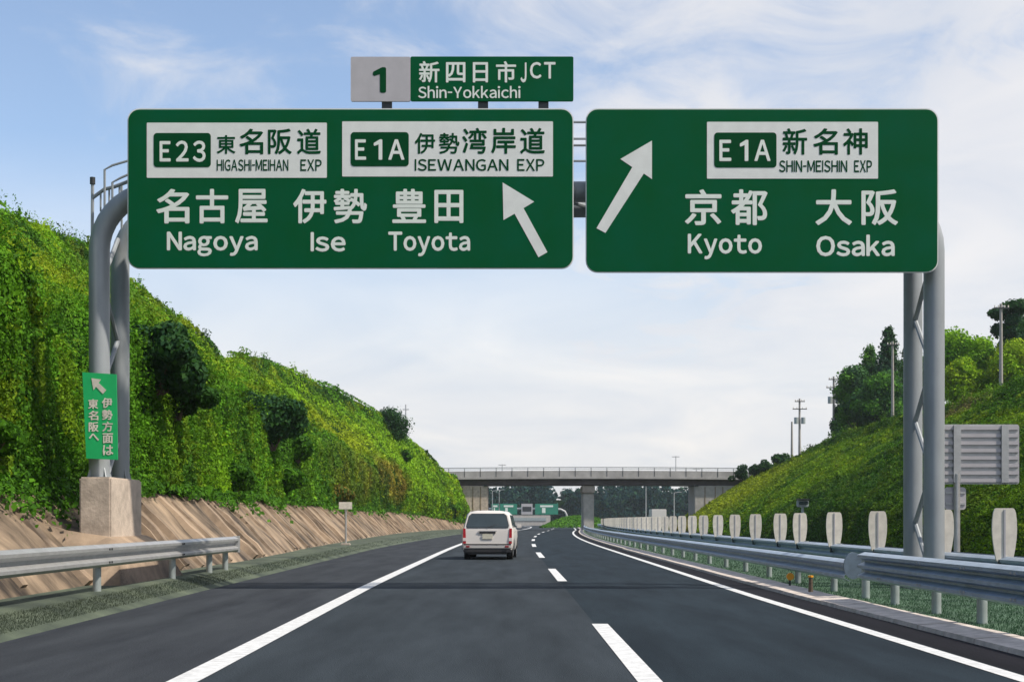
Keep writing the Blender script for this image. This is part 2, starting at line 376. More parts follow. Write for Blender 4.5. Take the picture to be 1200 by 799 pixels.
# lined foot with its ribs
lining = setp(thing('concrete_slope', (0, 0, 0), None, None), kind='structure')
ly = np.arange(-20, 182, .18); lv = np.linspace(0, 1, 9); A, B = np.meshgrid(ly, lv, indexing='ij')
nz1 = Cells(1.3, 21, 1.).val(A, B * 1.2) - .5; nz2 = Cells(.5, 22, 1.).val(A, B * 2) - .5
rel = (nz1 * .20 + nz2 * .07) * np.sin(np.pi * np.clip(B * .9 + .1, 0, 1))
X = toe(A) - cw(A) * B * 1.04 + rel * .7; Z = .17 + cw(A) * B * 1.04 + rel * .7
idx = np.arange(A.size).reshape(A.shape)
Fq = np.stack([idx[:-1, :-1], idx[1:, :-1], idx[1:, 1:], idx[:-1, 1:]], -1).reshape(-1, 4)
npmesh('sprayed_lining', np.stack([X, A, Z], -1).reshape(-1, 3), Fq, M['slope'], lining, smooth=True)
yy = 10.0
while yy < 176:
    w_ = rnd.uniform(.18, .6); n = 7; V = []; skew = rnd.uniform(-.15, .15); lo = rnd.uniform(0, .06); hi = rnd.uniform(.88, 1.04)
    for i in range(n):
        t = lo + (hi - lo) * i / (n - 1); c = float(cw(yy)); x = float(toe(yy)) - c * t; z = .2 + c * t
        ww = w_ * rnd.uniform(.75, 1.15); hh = rnd.uniform(.03, .11); yo = yy + skew * t + rnd.uniform(-.05, .05)
        V += [(x - .12, yo - ww / 2, z - .12), (x + hh * .7, yo - ww * .3, z + hh * .7), (x + hh * .7, yo + ww * .3, z + hh * .7), (x - .12, yo + ww / 2, z - .12)]
    Fc = [(4 * i + k, 4 * i + k + 4, 4 * i + k + 5, 4 * i + k + 1) for i in range(n - 1) for k in range(3)] + [(0, 1, 2, 3), (4 * n - 1, 4 * n - 2, 4 * n - 3, 4 * n - 4)]
    g = G(); g.add(V, Fc); g.make('rib', M['rib'], lining, smooth=True)
    yy += rnd.choice((.7, 1.1, 1.8, 2.6)) * rnd.uniform(.85, 1.2) * (1 + yy / 140)

# ------------------------------------------------------------------ leaves
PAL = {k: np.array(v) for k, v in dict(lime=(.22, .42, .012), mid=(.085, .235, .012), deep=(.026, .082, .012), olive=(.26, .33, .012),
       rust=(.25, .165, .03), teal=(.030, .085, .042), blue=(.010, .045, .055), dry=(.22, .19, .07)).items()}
def leaves(pos, nrm, size, col, name, parent=None, origin=None, jitter=.8, aspect=.7, m='leaf'):
    n = len(pos); k = nrm + NP.normal(0, jitter, (n, 3)); k /= np.linalg.norm(k, axis=1, keepdims=True) + 1e-9
    t = np.cross(k, NP.normal(0, 1, (n, 3))); t /= np.linalg.norm(t, axis=1, keepdims=True) + 1e-9; b = np.cross(k, t)
    s = (size * np.clip(NP.lognormal(0, .38, n), .4, 1.8))[:, None]
    V = np.stack([pos - t * s * .5, pos - b * s * aspect * .5 + k * s * .08, pos + t * s * .5, pos + b * s * aspect * .5 + k * s * .08], 1).reshape(-1, 3)
    c = np.repeat(col * NP.uniform(.72, 1.3, (n, 1)), 4, 0)
    o = npmesh(name, V, np.arange(4 * n).reshape(n, 4), M[m], parent, origin, np.clip(c, 0, 1))
    return o
def mixc(a, b, t): return a * (1 - t[:, None]) + b * t[:, None]
def cover(surf, L_, cells, taper, n_total, ya, yb, colour, name, s0, s1, label, vmax=1.06):
    u = NP.random(n_total); y = 1 / (1 / ya + u * (1 / yb - 1 / ya)); v = NP.random(n_total) * vmax
    p, nn = surf_disp(surf, y, v, L_, cells, taper)
    # lean each leaf with the local relief
    e = .15; p1, _ = surf_disp(surf, y + e, v, L_, cells, taper); p2, _ = surf_disp(surf, y, v + e / L_, L_, cells, taper)
    nl = np.cross(p1 - p, p2 - p); nl /= np.linalg.norm(nl, axis=1, keepdims=True) + 1e-9; nl *= np.sign((nl * nn).sum(1, keepdims=True))
    size = (s0 + s1 * y) * (.72 + .75 * nB.val(y * 1.3 + 20, v * L_ * 1.3) ** 1.5)
    p = p + nl * (NP.uniform(-.5, .9, n_total) * size)[:, None]
    o = leaves(p, nl, size, colour(y, v), name, jitter=.55)
    setp(o, label, 'vegetation', kind='stuff')
    # taller sprouts and weeds standing out of the carpet
    k = int(n_total / 220); u = NP.random(k); y = 1 / (1 / ya + u * (1 / yb - 1 / ya)); v = NP.random(k) * 1.0
    keep = (v < .3) | (v > .88) | (NP.random(k) < .25) if surf is left_surf else (v > .85) | (NP.random(k) < np.interp(y, [45, 90, 120, 200], [.8, .6, .18, .1]))
    y = y[keep]; v = v[keep]; k = len(y)
    c0, nn = surf_disp(surf, y, v, L_, cells, taper); col = colour(y, v) * NP.uniform(.55, 1.35, (k, 1)); m = 70
    far = np.interp(y, [0, 150, 175], [1, 1, .35])
    r = np.repeat(NP.uniform(.18, .55, k) * far, m)[:, None]; h = np.repeat(NP.uniform(.2, .8, k) * far, m)
    d = np.clip(NP.normal(0, .36, (k * m, 3)), -.6, .6); pos = np.repeat(c0 + nn * .15, m, 0) + d * r; pos[:, 2] += np.abs(d[:, 2]) * h
    dn = d / (np.linalg.norm(d, axis=1, keepdims=True) + 1e-9)
    o2 = leaves(pos, dn, np.repeat((s0 + s1 * y) * NP.uniform(.55, 1.1, k), m), np.repeat(col, m, 0), name.replace('undergrowth', 'sprouts'), jitter=.6, aspect=.5)
    setp(o2, 'taller weeds and saplings standing out of the ' + label.split(' ', 1)[1].replace('creepers', 'growth', 1)[:60].rsplit(' ', 1)[0], 'vegetation', kind='stuff')
    return o
nA, nB = Cells(9, 31, 1.), Cells(3.2, 32, 1.); nC = Cells(1.2, 33, 1.)
def patch(y, v, cy, cv, ry, rv): return np.clip(1.4 - ((y - cy) / ry) ** 2 - ((v - cv) / rv) ** 2, 0, 1)
def colL(y, v):
    a = nA.val(y, v * 30) * .5 + nB.val(y, v * LL) * .35 + nC.val(y, v * LL) * .15
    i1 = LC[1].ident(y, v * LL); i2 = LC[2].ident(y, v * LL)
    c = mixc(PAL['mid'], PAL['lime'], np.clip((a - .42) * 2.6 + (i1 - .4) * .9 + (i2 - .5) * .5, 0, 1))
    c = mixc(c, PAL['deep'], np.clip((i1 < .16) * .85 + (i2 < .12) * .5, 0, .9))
    c = mixc(c, PAL['olive'], (i2 > .82) * .45 + (i1 > .85) * .35)
    mid_ = np.interp(v, [.25, .42, .8, .9], [0, 1, 1, 0])
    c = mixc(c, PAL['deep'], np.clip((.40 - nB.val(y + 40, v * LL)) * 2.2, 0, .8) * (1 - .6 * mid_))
    c = mixc(c, PAL['lime'] * .9, mid_ * .35)
    c = mixc(c, PAL['olive'], patch(y, v, 112, .45, 22, .22) * .85)
    c = mixc(c, PAL['olive'], patch(y, v, 52, .62, 14, .2) * .6)
    c = mixc(c, PAL['olive'], patch(y, v, 78, .55, 9, .2) * .5)
    c = mixc(c, PAL['rust'], patch(y, v, 100, .12, 16, .10) * .5)
    c = mixc(c, PAL['rust'], patch(y, v, 128, .16, 9, .12) * .75)
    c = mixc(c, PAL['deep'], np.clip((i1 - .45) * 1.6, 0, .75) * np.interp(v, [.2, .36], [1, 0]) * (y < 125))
    c = mixc(c, PAL['mid'], patch(y, v, 60, .14, 40, .15) * .5)
    c = mixc(c, PAL['deep'], patch(y, v, 73, .8, 9, .15) * .4)
    c = mixc(c, PAL['lime'], patch(y, v, 150, .35, 16, .5) * .5)
    r = NP.random(len(y)); c = mixc(c, PAL['olive'], (r > .95) * .4); return c
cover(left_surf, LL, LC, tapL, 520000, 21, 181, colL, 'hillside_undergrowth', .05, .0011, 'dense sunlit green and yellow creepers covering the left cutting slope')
def colR(y, v):
    a = nA.val(y + 9, v * 24) * .6 + nB.val(y, v * RL) * .4
    i1 = RC[1].ident(y, v * RL); i2 = RC[2].ident(y, v * RL)
    c = .6 * mixc(PAL['mid'] * 1.1, PAL['lime'], np.clip((a - .25) * 2.2 + (i1 - .5) * .8, 0, 1))  # right bank darkened: its shade is put into the leaf colours
    c = mixc(c, PAL['olive'], np.clip((i2 > .75) * .4, 0, 1))
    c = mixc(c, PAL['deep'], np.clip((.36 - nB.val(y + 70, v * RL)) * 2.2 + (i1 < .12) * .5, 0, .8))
    c = mixc(c, PAL['olive'], patch(y, v, 166, .4, 34, .5) * .9)
    c = mixc(c, PAL['rust'] * .9, patch(y, v, 176, .04, 20, .12) * .7)
    c = mixc(c, PAL['dry'] * .7, patch(y, v, 98, .83, 9, .07) * .9)
    c = mixc(c, PAL['deep'], patch(y, v, 78, .2, 26, .3) * .6)  # darker lower part, slope shade painted into the leaves
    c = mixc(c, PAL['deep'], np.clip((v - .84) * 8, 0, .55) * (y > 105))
    return c
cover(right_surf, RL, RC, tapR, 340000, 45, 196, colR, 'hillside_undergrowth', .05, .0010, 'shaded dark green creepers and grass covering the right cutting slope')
# soil lip with trailing plants over the lining
n = 11000; u = NP.random(n); y = 1 / (1 / 22 + u * (1 / 175 - 1 / 22)); t = 1.02 - np.abs(NP.normal(0, .09, n)) * (.1 + 2.6 * Cells(2.6, 41, 1.).val(y, y * 0) ** 2)
c_ = cw(y); pos = np.stack([toe(y) - c_ * t + .12, y, .2 + c_ * t + .14], -1) + NP.normal(0, .06, (n, 3))
setp(leaves(pos, np.tile([.6, -.2, .6], (n, 1)), .06 + .0012 * y, mixc(PAL['deep'], PAL['mid'], NP.random(n)), 'trailing_plants', jitter=.7), 'green creepers hanging over the top of the tan ribbed lining', 'vegetation', kind='stuff')
# turf blades of the median and the verge
def blades(n, ya, yb, fx, z, s, cols, name, label):
    u = NP.random(n); y = 1 / (1 / ya + u * (1 / yb - 1 / ya)); x, k = fx(y, NP.random(n))
    h = (s * NP.uniform(.5, 1.4, n) * (1 + y / 60))[:, None]; d = NP.normal(0, 1, (n, 3)); d[:, 2] = 0; d /= np.linalg.norm(d, axis=1, keepdims=True)
    p = np.stack([x, y, np.full(n, z) + k], -1); lean = NP.normal(0, .35, (n, 3)); lean[:, 2] = 1
    V = np.stack([p - d * h * .14, p + d * h * .14, p + lean * h], 1).reshape(-1, 3)
    c = mixc(PAL[cols[0]], PAL[cols[1]], nB.val(y * 1.5, x * 2) * .7 + .3 * NP.random(n))
    return setp(npmesh(name, V, np.arange(3 * n).reshape(n, 3), M['leaf'], col=np.repeat(c, 3, 0)), label, 'grass', kind='stuff')
PAL['turfa'] = np.array((.028, .075, .042)); PAL['turfb'] = np.array((.055, .12, .065)); PAL['vga'] = np.array((.035, .062, .046)); PAL['vgb'] = np.array((.075, .09, .06))
blades(90000, 12, 120, lambda y, r: (xk(y) + .54 + r * (8.5 - 5.3), 0), .06, .026, ('turfa', 'turfb'), 'median_grass', 'short bluish green turf on the median between the guard rails')
blades(60000, 14, 150, lambda y, r: (xs_(y) - .12 - r * np.clip(xs_(y) - toe(y) - .2, .3, 9), .10 * np.clip(r * 3, 0, 1)), .055, .019, ('vga', 'vgb'), 'verge_grass', 'thin patchy grass on the verge below the left slope')

def bush(name, c, r, pal, n, label, cat='shrub', group=None, size=.3, squash=.8):
    c = Vector(c); root = thing(name, (c.x, c.y, c.z - r * squash * .6), label, cat, group)
    nb = 9; cs = np.array([[c.x, c.y, c.z]] + [[c.x + rnd.gauss(0, r * .42), c.y + rnd.gauss(0, r * .42), c.z + rnd.gauss(0, r * .3 * squash)] for _ in range(nb)])
    rs = np.array([r * .75] + [r * rnd.uniform(.32, .55) for _ in range(nb)])
    k = NP.choice(nb + 1, n, p=rs ** 2 / (rs ** 2).sum()); d = NP.normal(0, 1, (n, 3)); d /= np.linalg.norm(d, axis=1, keepdims=True)
    pos = cs[k] + d * (rs[k] * NP.uniform(.7, 1.06, n))[:, None] * np.array([1, 1, squash])
    leaves(pos, d, np.full(n, size), mixc(PAL[pal[0]], PAL[pal[1]], NP.random(n) ** 1.5), 'foliage', root, jitter=.5)
    g = G()
    for i in range(4): g.tube([(c.x + rnd.uniform(-.1, .1), c.y, c.z - r * squash), tuple(cs[i + 1])], .06, 5, .02)
    setp(g.make('stem', M['bark'], root), kind='stuff')
    return root
gy, gv = np.meshgrid(np.arange(24, 150, .5), np.linspace(.03, 1, 60), indexing='ij')
gp, _g = surf_disp(left_surf, gy, gv, LL, LC, tapL); gpx = HX + F * gp[..., 0] / gp[..., 1]; gpy = HY - F * (gp[..., 2] - EYE) / gp[..., 1]
def on_bank(px, py):
    """the point of the left bank seen nearest to a picture position"""
    m = (np.abs(gpx - px) < 7) & (np.abs(gpy - py) < 7); k = np.argmin(np.where(m, gp[..., 1], 1e9)); return gp.reshape(-1, 3)[k]
for px, py_, rpx, pal, n, lb in ((320, 488, 40, ('deep', 'teal'), 9000, 'big round dark green bush low on the left slope, alone amid yellow creepers'),
        (352, 522, 20, ('deep', 'mid'), 4000, 'small dark bush just below and right of the big round one'),
        (292, 470, 18, ('deep', 'teal'), 3500, 'dark bush touching the upper left of the big round one'),
        (180, 428, 46, ('deep', 'teal'), 12000, 'large dark bush beside the left gantry column, high on the slope'),
        (206, 466, 30, ('deep', 'deep'), 6000, 'dark bush right below the large one beside the gantry column'),
        (262, 402, 13, ('deep', 'rust'), 2500, 'brownish bush on the skyline of the left slope in a small notch'),
        (40, 540, 30, ('mid', 'deep'), 7000, 'dark green bush at the left edge just above the ribbed lining'),
        (214, 560, 24, ('deep', 'mid'), 6000, 'dark bush right of the concrete footing above the ribbed lining'),
        (276, 562, 22, ('deep', 'mid'), 5000, 'second dark bush right of the concrete footing above the lining'),
        (336, 565, 18, ('mid', 'deep'), 4000, 'third dark bush right of the concrete footing above the lining'),
        (400, 575, 16, ('deep', 'rust'), 3500, 'brown green bush above the small white marker plate'),
        (505, 560, 9, ('mid', 'deep'), 1500, 'small bush near the far end of the left slope'),
        (478, 528, 8, ('deep', 'mid'), 1500, 'tiny dark bush high near the far end of the left slope')):
    p = on_bank(px, py_); r_ = rpx * p[1] / F
    r_ *= 1.15; bush('shrub', (p[0] + .15 * r_, p[1], p[2] + .05 * r_), r_, pal, n, lb, group='shrubs on the left slope', size=.06 + .0016 * p[1])

# ------------------------------------------------------------------ trees
def tree(name, base, h, cr, pal, label, kind='round', n=5000, size=.35, group=None, cat='tree', trunk=.35):
    b = Vector(base); root = thing(name, b, label, cat, group)
    g = G(); top = b + Vector((rnd.uniform(-.3, .3), 0, h * .8)); r0 = h * .022 + .04
    g.tube([b - Vector((0, 0, .3)), b.lerp(top, .4) + Vector((rnd.uniform(-.15, .15), 0, 0)), top], r0, 7, r0 * .3)
    g.make('trunk', M['bark'], root, smooth=True)
    cs = []; rs = []; gl = G()
    if kind == 'round':
        for i in range(30):
            t = (i + .5) / 30; zc = h * (trunk + (1 - trunk) * (.04 + .9 * t)); prof = math.sin(math.pi * (.18 + .74 * t)) ** .7
            a = i * 2.4 + rnd.uniform(-.5, .5); rr = cr * prof * rnd.uniform(.25, .85)
            p = b + Vector((rr * math.cos(a), rr * math.sin(a), zc)); cs.append(p); rs.append(cr * rnd.uniform(.28, .46))
            if i % 2: gl.tube([b + Vector((0, 0, zc * .6)), p], r0 * .3, 4, .015)
        sq = .8
    elif kind == 'cone':
        for i in range(46):
            t = i / 45; zc = h * (.08 + .88 * t); rr = cr * (1 - t) ** .8 * rnd.uniform(.3, 1.15); a = i * 2.4 + rnd.uniform(-.3, .3)
            p = b + Vector((rr * math.cos(a), rr * math.sin(a), zc)); cs.append(p); rs.append(cr * (.17 + .24 * (1 - t)))
            if i % 2: gl.tube([b + Vector((0, 0, zc)), p], r0 * .25, 4, .012)
        sq = .85
    else:   # pine with flat layered clouds on a tall bare trunk
        for i in range(26):
            t = rnd.random(); zc = h * (.50 + .46 * t); rr = cr * rnd.uniform(.1, .95) * (1.05 - .45 * t); a = rnd.uniform(0, 6.28)
            p = b + Vector((rr * math.cos(a), rr * math.sin(a), zc)); cs.append(p); rs.append(cr * rnd.uniform(.24, .42))
            gl.tube([b + Vector((0, 0, zc - .5)), p], r0 * .35, 4, .015)
        sq = .5
    n = int(n * 2.2); size *= .82
    setp(gl.make('limb', M['bark'], root), kind='stuff')
    cs = np.array([tuple(p) for p in cs]); rs = np.array(rs); k = NP.choice(len(rs), n, p=rs ** 2 / (rs ** 2).sum())
    d = NP.normal(0, 1, (n, 3)); d /= np.linalg.norm(d, axis=1, keepdims=True)
    pos = cs[k] + d * (rs[k] * np.clip(NP.normal(.85, .28, n), .1, 1.5))[:, None] * np.array([1, 1, sq])
    f = np.random.default_rng(len(label)).random(len(rs))[k]
    leaves(pos, d, np.full(n, size), mixc(PAL[pal[0]], PAL[pal[1]], np.clip(f * .8 + NP.random(n) * .3, 0, 1)), 'crown', root, jitter=.7)
    return root
def rz(x, y): return float(np.interp(y, ry_, rH)) + .1
def rt(name, px, d, top, cr_px, pal, label, kind, n=4500, size=.3, group='trees on the right crest', basey=None):
    x = (px - HX) * d / F; b = (x, d, rz(x, d) if basey is None else EYE + (HY - basey) * d / F); zt = EYE + (HY - top) * d / F
    return tree(name, b, zt - b[2], cr_px * d / F, pal, label, kind, n, size, group)
rt('conifer', 1041, 152, 382, 32, ('deep', 'teal'), 'tallest dark pointed conifer of the group left of the right gantry column', 'cone', 9000, .32)
rt('conifer', 1019, 155, 404, 33, ('teal', 'mid'), 'second tallest dark conifer, left of the tallest in its group', 'cone', 8000, .32)
rt('broadleaf_tree', 1001, 150, 432, 23, ('teal', 'mid'), 'low dark rounded tree at the left end of the conifer group', 'round', 8000, .3)
rt('conifer', 1064, 156, 404, 28, ('teal', 'mid'), 'dark conifer mostly hidden behind the right gantry column', 'cone', 7000, .32)
rt('broadleaf_tree', 1034, 146, 440, 30, ('teal', 'mid'), 'dark leafy tree filling the foot of the conifer group', 'round', 9000, .3)
rt('broadleaf_tree', 1118, 124, 392, 34, ('lime', 'mid'), 'bright green leafy tree just right of the right gantry column', 'round', 11000, .26)
rt('broadleaf_tree', 1148, 122, 400, 28, ('mid', 'lime'), 'green leafy tree between the bright one and the tall pine', 'round', 8000, .26)
rt('broadleaf_tree', 1128, 114, 424, 24, ('lime', 'olive'), 'low yellow green tree in front of the bright leafy one', 'round', 6000, .24)
rt('pine_tree', 1184, 116, 350, 30, ('deep', 'teal'), 'tall dark pine with flat layered crown at the right edge', 'pine', 10000, .26)
rt('broadleaf_tree', 1188, 113, 405, 30, ('olive', 'lime'), 'yellow green bush tree at the foot of the tall pine', 'round', 7000, .24)
rt('broadleaf_tree', 1210, 119, 372, 38, ('teal', 'mid'), 'dark tree cut off by the right edge behind the pine', 'round', 9000, .26)
rt('broadleaf_tree', 1085, 128, 420, 26, ('mid', 'deep'), 'green tree showing between the two tubes of the right gantry column', 'round', 6000, .26)
rt('broadleaf_tree', 985, 158, 474, 11, ('teal', 'deep'), 'small dark bush at the left foot of the conifer group beside a utility pole', 'round', 3500, .25)
for i, (px, top, lb) in enumerate(((868, 549, 'far low dark bush on the crest right where the overpass ends'), (884, 545, 'low dark bush second from the overpass on the right crest'), (898, 541, 'low dark bush third from the overpass on the right crest'), (911, 532, 'small upright dark bush on the right crest left of the thin poles'), (922, 538, 'low dark bush at the foot of the thin utility poles'))):
    d = 176 - i * 3; bush('shrub', P(px, top + 6, d), 1.0, ('deep', 'teal'), 1500, lb, 'shrub', 'low bushes on the right crest', .22)
x = (452 - HX) * 158 / F
tree('broadleaf_tree', P(456, 516, 150), 3.1, 2.1, ('deep', 'teal'), 'lone dark tree standing on the crest of the left slope', 'round', 4500, .2, trunk=.15)

# ------------------------------------------------------------------ guard rails
WP = [(0, 0), (.04, .015), (.11, .05), (.11, .095), (.005, .150), (.005, .195), (.11, .255), (.11, .30), (.04, .335), (0, .35)]
TP = [(0, 0), (.04, .015), (.11, .04), (.11, .08), (.005, .125), (.005, .155), (.11, .195), (.11, .235), (.005, .28), (.005, .31), (.11, .35), (.11, .39), (.04, .415), (0, .43)]
def beam(prof, fx, z, ys, side, name, m, parent, zf=None):
    pr = [(side * a, b) for a, b in prof] + [(side * (a - .012), b) for a, b in prof[::-1]]; k = len(pr); V = []; Fc = []
    for y in ys:
        x = float(fx(y)); zz_ = z + (float(zf(y)) if zf else 0)
        V += [(x + a, y, zz_ + b) for a, b in pr]
    n = len(ys)
    for i in range(n - 1):
        for j in range(k): Fc.append((i * k + j, i * k + (j + 1) % k, (i + 1) * k + (j + 1) % k, (i + 1) * k + j))
    Fc += [tuple(range(k)), tuple(range((n - 1) * k, n * k))[::-1]]
    g = G(); g.add(V, Fc); return g.make(name, m, parent, smooth=True)
def rail_posts(fx, ys, z0, z1, m, parent, r=.06, dx=0.):
    me = None
    for y in ys:
        x = float(fx(y)) + dx
        if me is None:
            g = G(); g.tube([(x, y, z0), (x, y, z1)], r, 10); o = g.make('post', m, parent, smooth=True); me = o; mx_, my_ = x, y
        else:
            o = me.copy(); C.collection.objects.link(o); o.parent = parent; o.location = (x - mx_, y - my_, 0)
def joints(fx, ys, z, h, side, m, parent):
    for y in ys:
        x = float(fx(y)); g = G()
        for zz_ in (z + .075, z + h - .075):
            for dy in (-.06, .06): g.box(min(x + side * .105, x + side * .125), max(x + side * .105, x + side * .125), y + dy - .015, y + dy + .015, zz_ - .015, zz_ + .015)
        setp(g.make('bolt', m, parent), kind='stuff')
# left
fl = lambda y: np.interp(y, [0, 33], [-6.28, -6.32])
t = thing('guard_rail', (-6.3, 10, .2), 'bright galvanised guard rail along the left verge, ending short of the ribbed slope', 'guard rail')
beam(WP, fl, .575, list(np.arange(-4, 31, 2.)) + [32.4], 1, 'beam', M['galv'], t)
# rounded end wing
V = []
for i in range(7):
    a = math.pi * i / 6; V += [(-6.25 - .10 * math.sin(a) - (.0 if i < 6 else 0), 32.4 + .16 * math.sin(a) - 0, z) for z in (.585, .915)]
g = G(); g.box(-6.34, -6.225, 32.4, 32.62, .565, .935); g.make('end_cap', M['galv'], t)
rail_posts(fl, [8.1, 12.2, 16.2, 22.0, 26.9, 30.2, 31.9], 0.0, .86, M['post'], t, .065, -.10)
joints(fl, [12.2, 16.2, 22., 26.9], .575, .35, 1, M['dark'], t)
# far left rail
t = thing('guard_rail', (-4, 150, .2), 'short far guard rail on the left verge beside the white car, near the overpass', 'guard rail')
ff = lambda y: np.interp(y, [130, 178], [-4.6, -2.5]); beam(WP, ff, .5, np.arange(134, 178, 4.), 1, 'beam', M['galv'], t)
rail_posts(ff, np.arange(136, 177, 4.), 0, .8, M['post'], t, .06, -.1)
# right, nearest: three-ridge section with terminal
fr = lambda y: np.interp(y, [0, 22], [5.50, 5.44]) + off(y)
t = thing('guard_rail', (5.3, 15, .1), 'near right guard rail with three ridges and a round end plate', 'guard rail')
beam(TP, fr, .375, np.arange(2, 22.9, 1.), -1, 'beam', M['galv_blue'], t)
g = G()
for k in range(2):
    g.V += [(5.42 + .15 * math.cos(a), 22.62 + .05 * k, .575 + .215 * math.sin(a)) for a in np.linspace(0, 6.283, 20, endpoint=False)]
g.F += [tuple(range(20)), tuple(range(39, 19, -1))] + [(i, (i + 1) % 20, (i + 1) % 20 + 20, i + 20) for i in range(20)]
g.make('end_plate', M['steel_blue'], t)
rail_posts(fr, [9.2, 11.2, 13.2, 15.2, 16.9, 18.7, 20.7, 22.4], 0.0, .72, M['post'], t, .065, .12)
joints(fr, [9.2, 11.2, 13.2, 15.2, 16.9, 18.7, 20.7], .375, .43, -1, M['galv'], t)
t = thing('guard_rail', (5.3, 40, .1), 'long right guard rail with two ridges, curving away to the overpass', 'guard rail')
fw = lambda y: 5.44 + off(y)
beam(WP, fw, .315, np.concatenate([np.arange(22.9, 60, 3.), np.arange(60, 226, 5.)]), -1, 'beam', M['galv_blue'], t)
rail_posts(fw, np.arange(24.6, 120, 3.1), 0, .6, M['post'], t, .06, .12)
rail_posts(fw, np.arange(120, 220, 4.), 0, .6, M['post'], t, .06, .12)
# median rear rail (faces the other carriageway)
fm = lambda y: 8.2 + off(y)
t = thing('guard_rail', (8.2, 40, .1), 'rear guard rail of the median behind the row of white plates', 'guard rail')
beam(WP, fm, .36, np.concatenate([np.arange(8, 60, 3.), np.arange(60, 226, 5.)]), 1, 'beam', M['galv_blue'], t)
beam(WP, lambda y: fm(y) - .2, .36, np.concatenate([np.arange(8, 60, 3.), np.arange(60, 226, 5.)]), -1, 'beam', M['galv_blue'], t)
rail_posts(fm, np.arange(11.2, 215, 4.), 0, .72, M['post'], t, .06, -.1)

# ------------------------------------------------------------------ anti-glare plates
def plate_thing():
    t = thing('anti_glare_plate', (0, 0, .1), 'x', 'plate', 'anti-glare plates along the median rail')
    prof = [(.115, 0), (.135, .03), (.168, .2), (.193, .38), (.2, .52), (.196, .68), (.18, .80), (.162, .85), (.135, .872)]
    poly = [(x, .62 + z) for x, z in prof] + [(-x, .62 + z) for x, z in prof[::-1]]
    g = G(); g.slab(poly, -.02, .02); g.make('panel', M['plate'], t)
    g = G(); g.box(-.014, .014, -.036, -.02, .60, 1.47); g.make('centre_rib', M['grey'], t)
    g = G(); g.box(-.10, -.06, -.03, .03, .5, .66).box(.06, .10, -.03, .03, .5, .66).box(-.1, .1, -.02, .02, .5, .54); g.make('bracket', M['dark'], t)
    g = G(); g.tube([(0, 0, .05), (0, 0, .68)], .035, 8); g.make('stand', M['post'], t)
    return t
pt0 = plate_thing()
ords = ['nearest', 'second nearest', 'third', 'fourth', 'fifth', 'sixth', 'seventh', 'eighth', 'ninth', 'tenth', 'eleventh', 'twelfth', 'thirteenth', 'fourteenth', 'fifteenth', 'sixteenth']
py = [23.1, 26.4, 31.1, 35.3, 39.5, 42.4, 46.7, 51.0, 55.2, 59.4, 63.2, 67.2] + list(np.arange(71.2, 200, 4.))
extra = ['at the right edge of the view', 'half hidden behind the right gantry column', 'just left of the gantry column', None, 'below the small grey device on its pole', None]
for i, y in enumerate(py):
    lab = 'tiny far pale anti-glare plate, one of those merging into a strip towards the overpass'
    if i < 16:
        lab = '%s white anti-glare plate along the median rail' % ords[i]
        if i < len(extra) and extra[i]: lab += ', ' + extra[i]
        if i == 6: lab += ', left of the closest pair'
    loc = (7.98 + float(off(y)), y, .1)
    if i == 0: pt0.location = loc; pt0['label'] = lab; o = pt0
    else: o = dup(pt0, loc, lab)
    o.rotation_euler.z = R(rnd.uniform(-3, 3))

# ------------------------------------------------------------------ the sign gantry
D1, D2 = 25.7, 27.05
XLc, XRc = (116.5 - HX) * D1 / F, (1094.5 - HX) * D1 / F
ZC = EYE + (HY - 225) * D1 / F
t = gan = thing('sign_gantry', (XLc, D1, 1.9), 'grey tubular steel gantry spanning the road with rounded corners', 'gantry')
def arch(y, r, zc=ZC, zb=(2.05, .1)):
    rb = 1.05; pts = [(XLc, y, zb[0])]
    for z in np.linspace(zb[0], zc - rb, 5)[1:]: pts.append((XLc, y, z))
    pts += [(XLc + rb - rb * math.cos(a), y, zc - rb + rb * math.sin(a)) for a in np.linspace(0, math.pi / 2, 10)[1:]]
    pts += [(XRc - rb + rb * math.sin(a), y, zc - rb + rb * math.cos(a)) for a in np.linspace(0, math.pi / 2, 10)]
    for z in np.linspace(zc - rb, zb[1], 5)[1:]: pts.append((XRc, y, z))
    g = G(); g.tube(pts, r, 20); return g
arch(D1, .185).make('front_chord', M['tube'], t, smooth=True)
arch(D2, .175).make('rear_chord', M['tube'], t, smooth=True)
def brace(a, b, r=.045): g = G(); g.tube([a, b], r, 8); g.make('brace', M['tube'], gan, smooth=True)
zr = [EYE + (HY - y) * D2 / F for y in (377, 495, 607)]; st = zr[0] - zr[1]
z = zr[0] + st
while z > .6:
    for X_ in (XRc,):
        brace((X_, D1 + .16, z - st / 2 + .0), (X_, D2 - .15, z)); brace((X_, D1 + .16, z - st / 2), (X_, D2 - .15, z - st))
    z -= st
z = zr[0] + st * .8
while z > 2.6:
    brace((XLc, D1 + .16, z - st / 2), (XLc, D2 - .15, z)); brace((XLc, D1 + .16, z - st / 2), (XLc, D2 - .15, z - st)) if z - st > 2.2 else None
    z -= st
x = XLc + 1.2
while x < XRc - 1.6:
    brace((x, D1 + .16, ZC), (x + .85, D2 - .15, ZC)); brace((x + .85, D2 - .15, ZC), (x + 1.7, D1 + .16, ZC)); x += 1.7
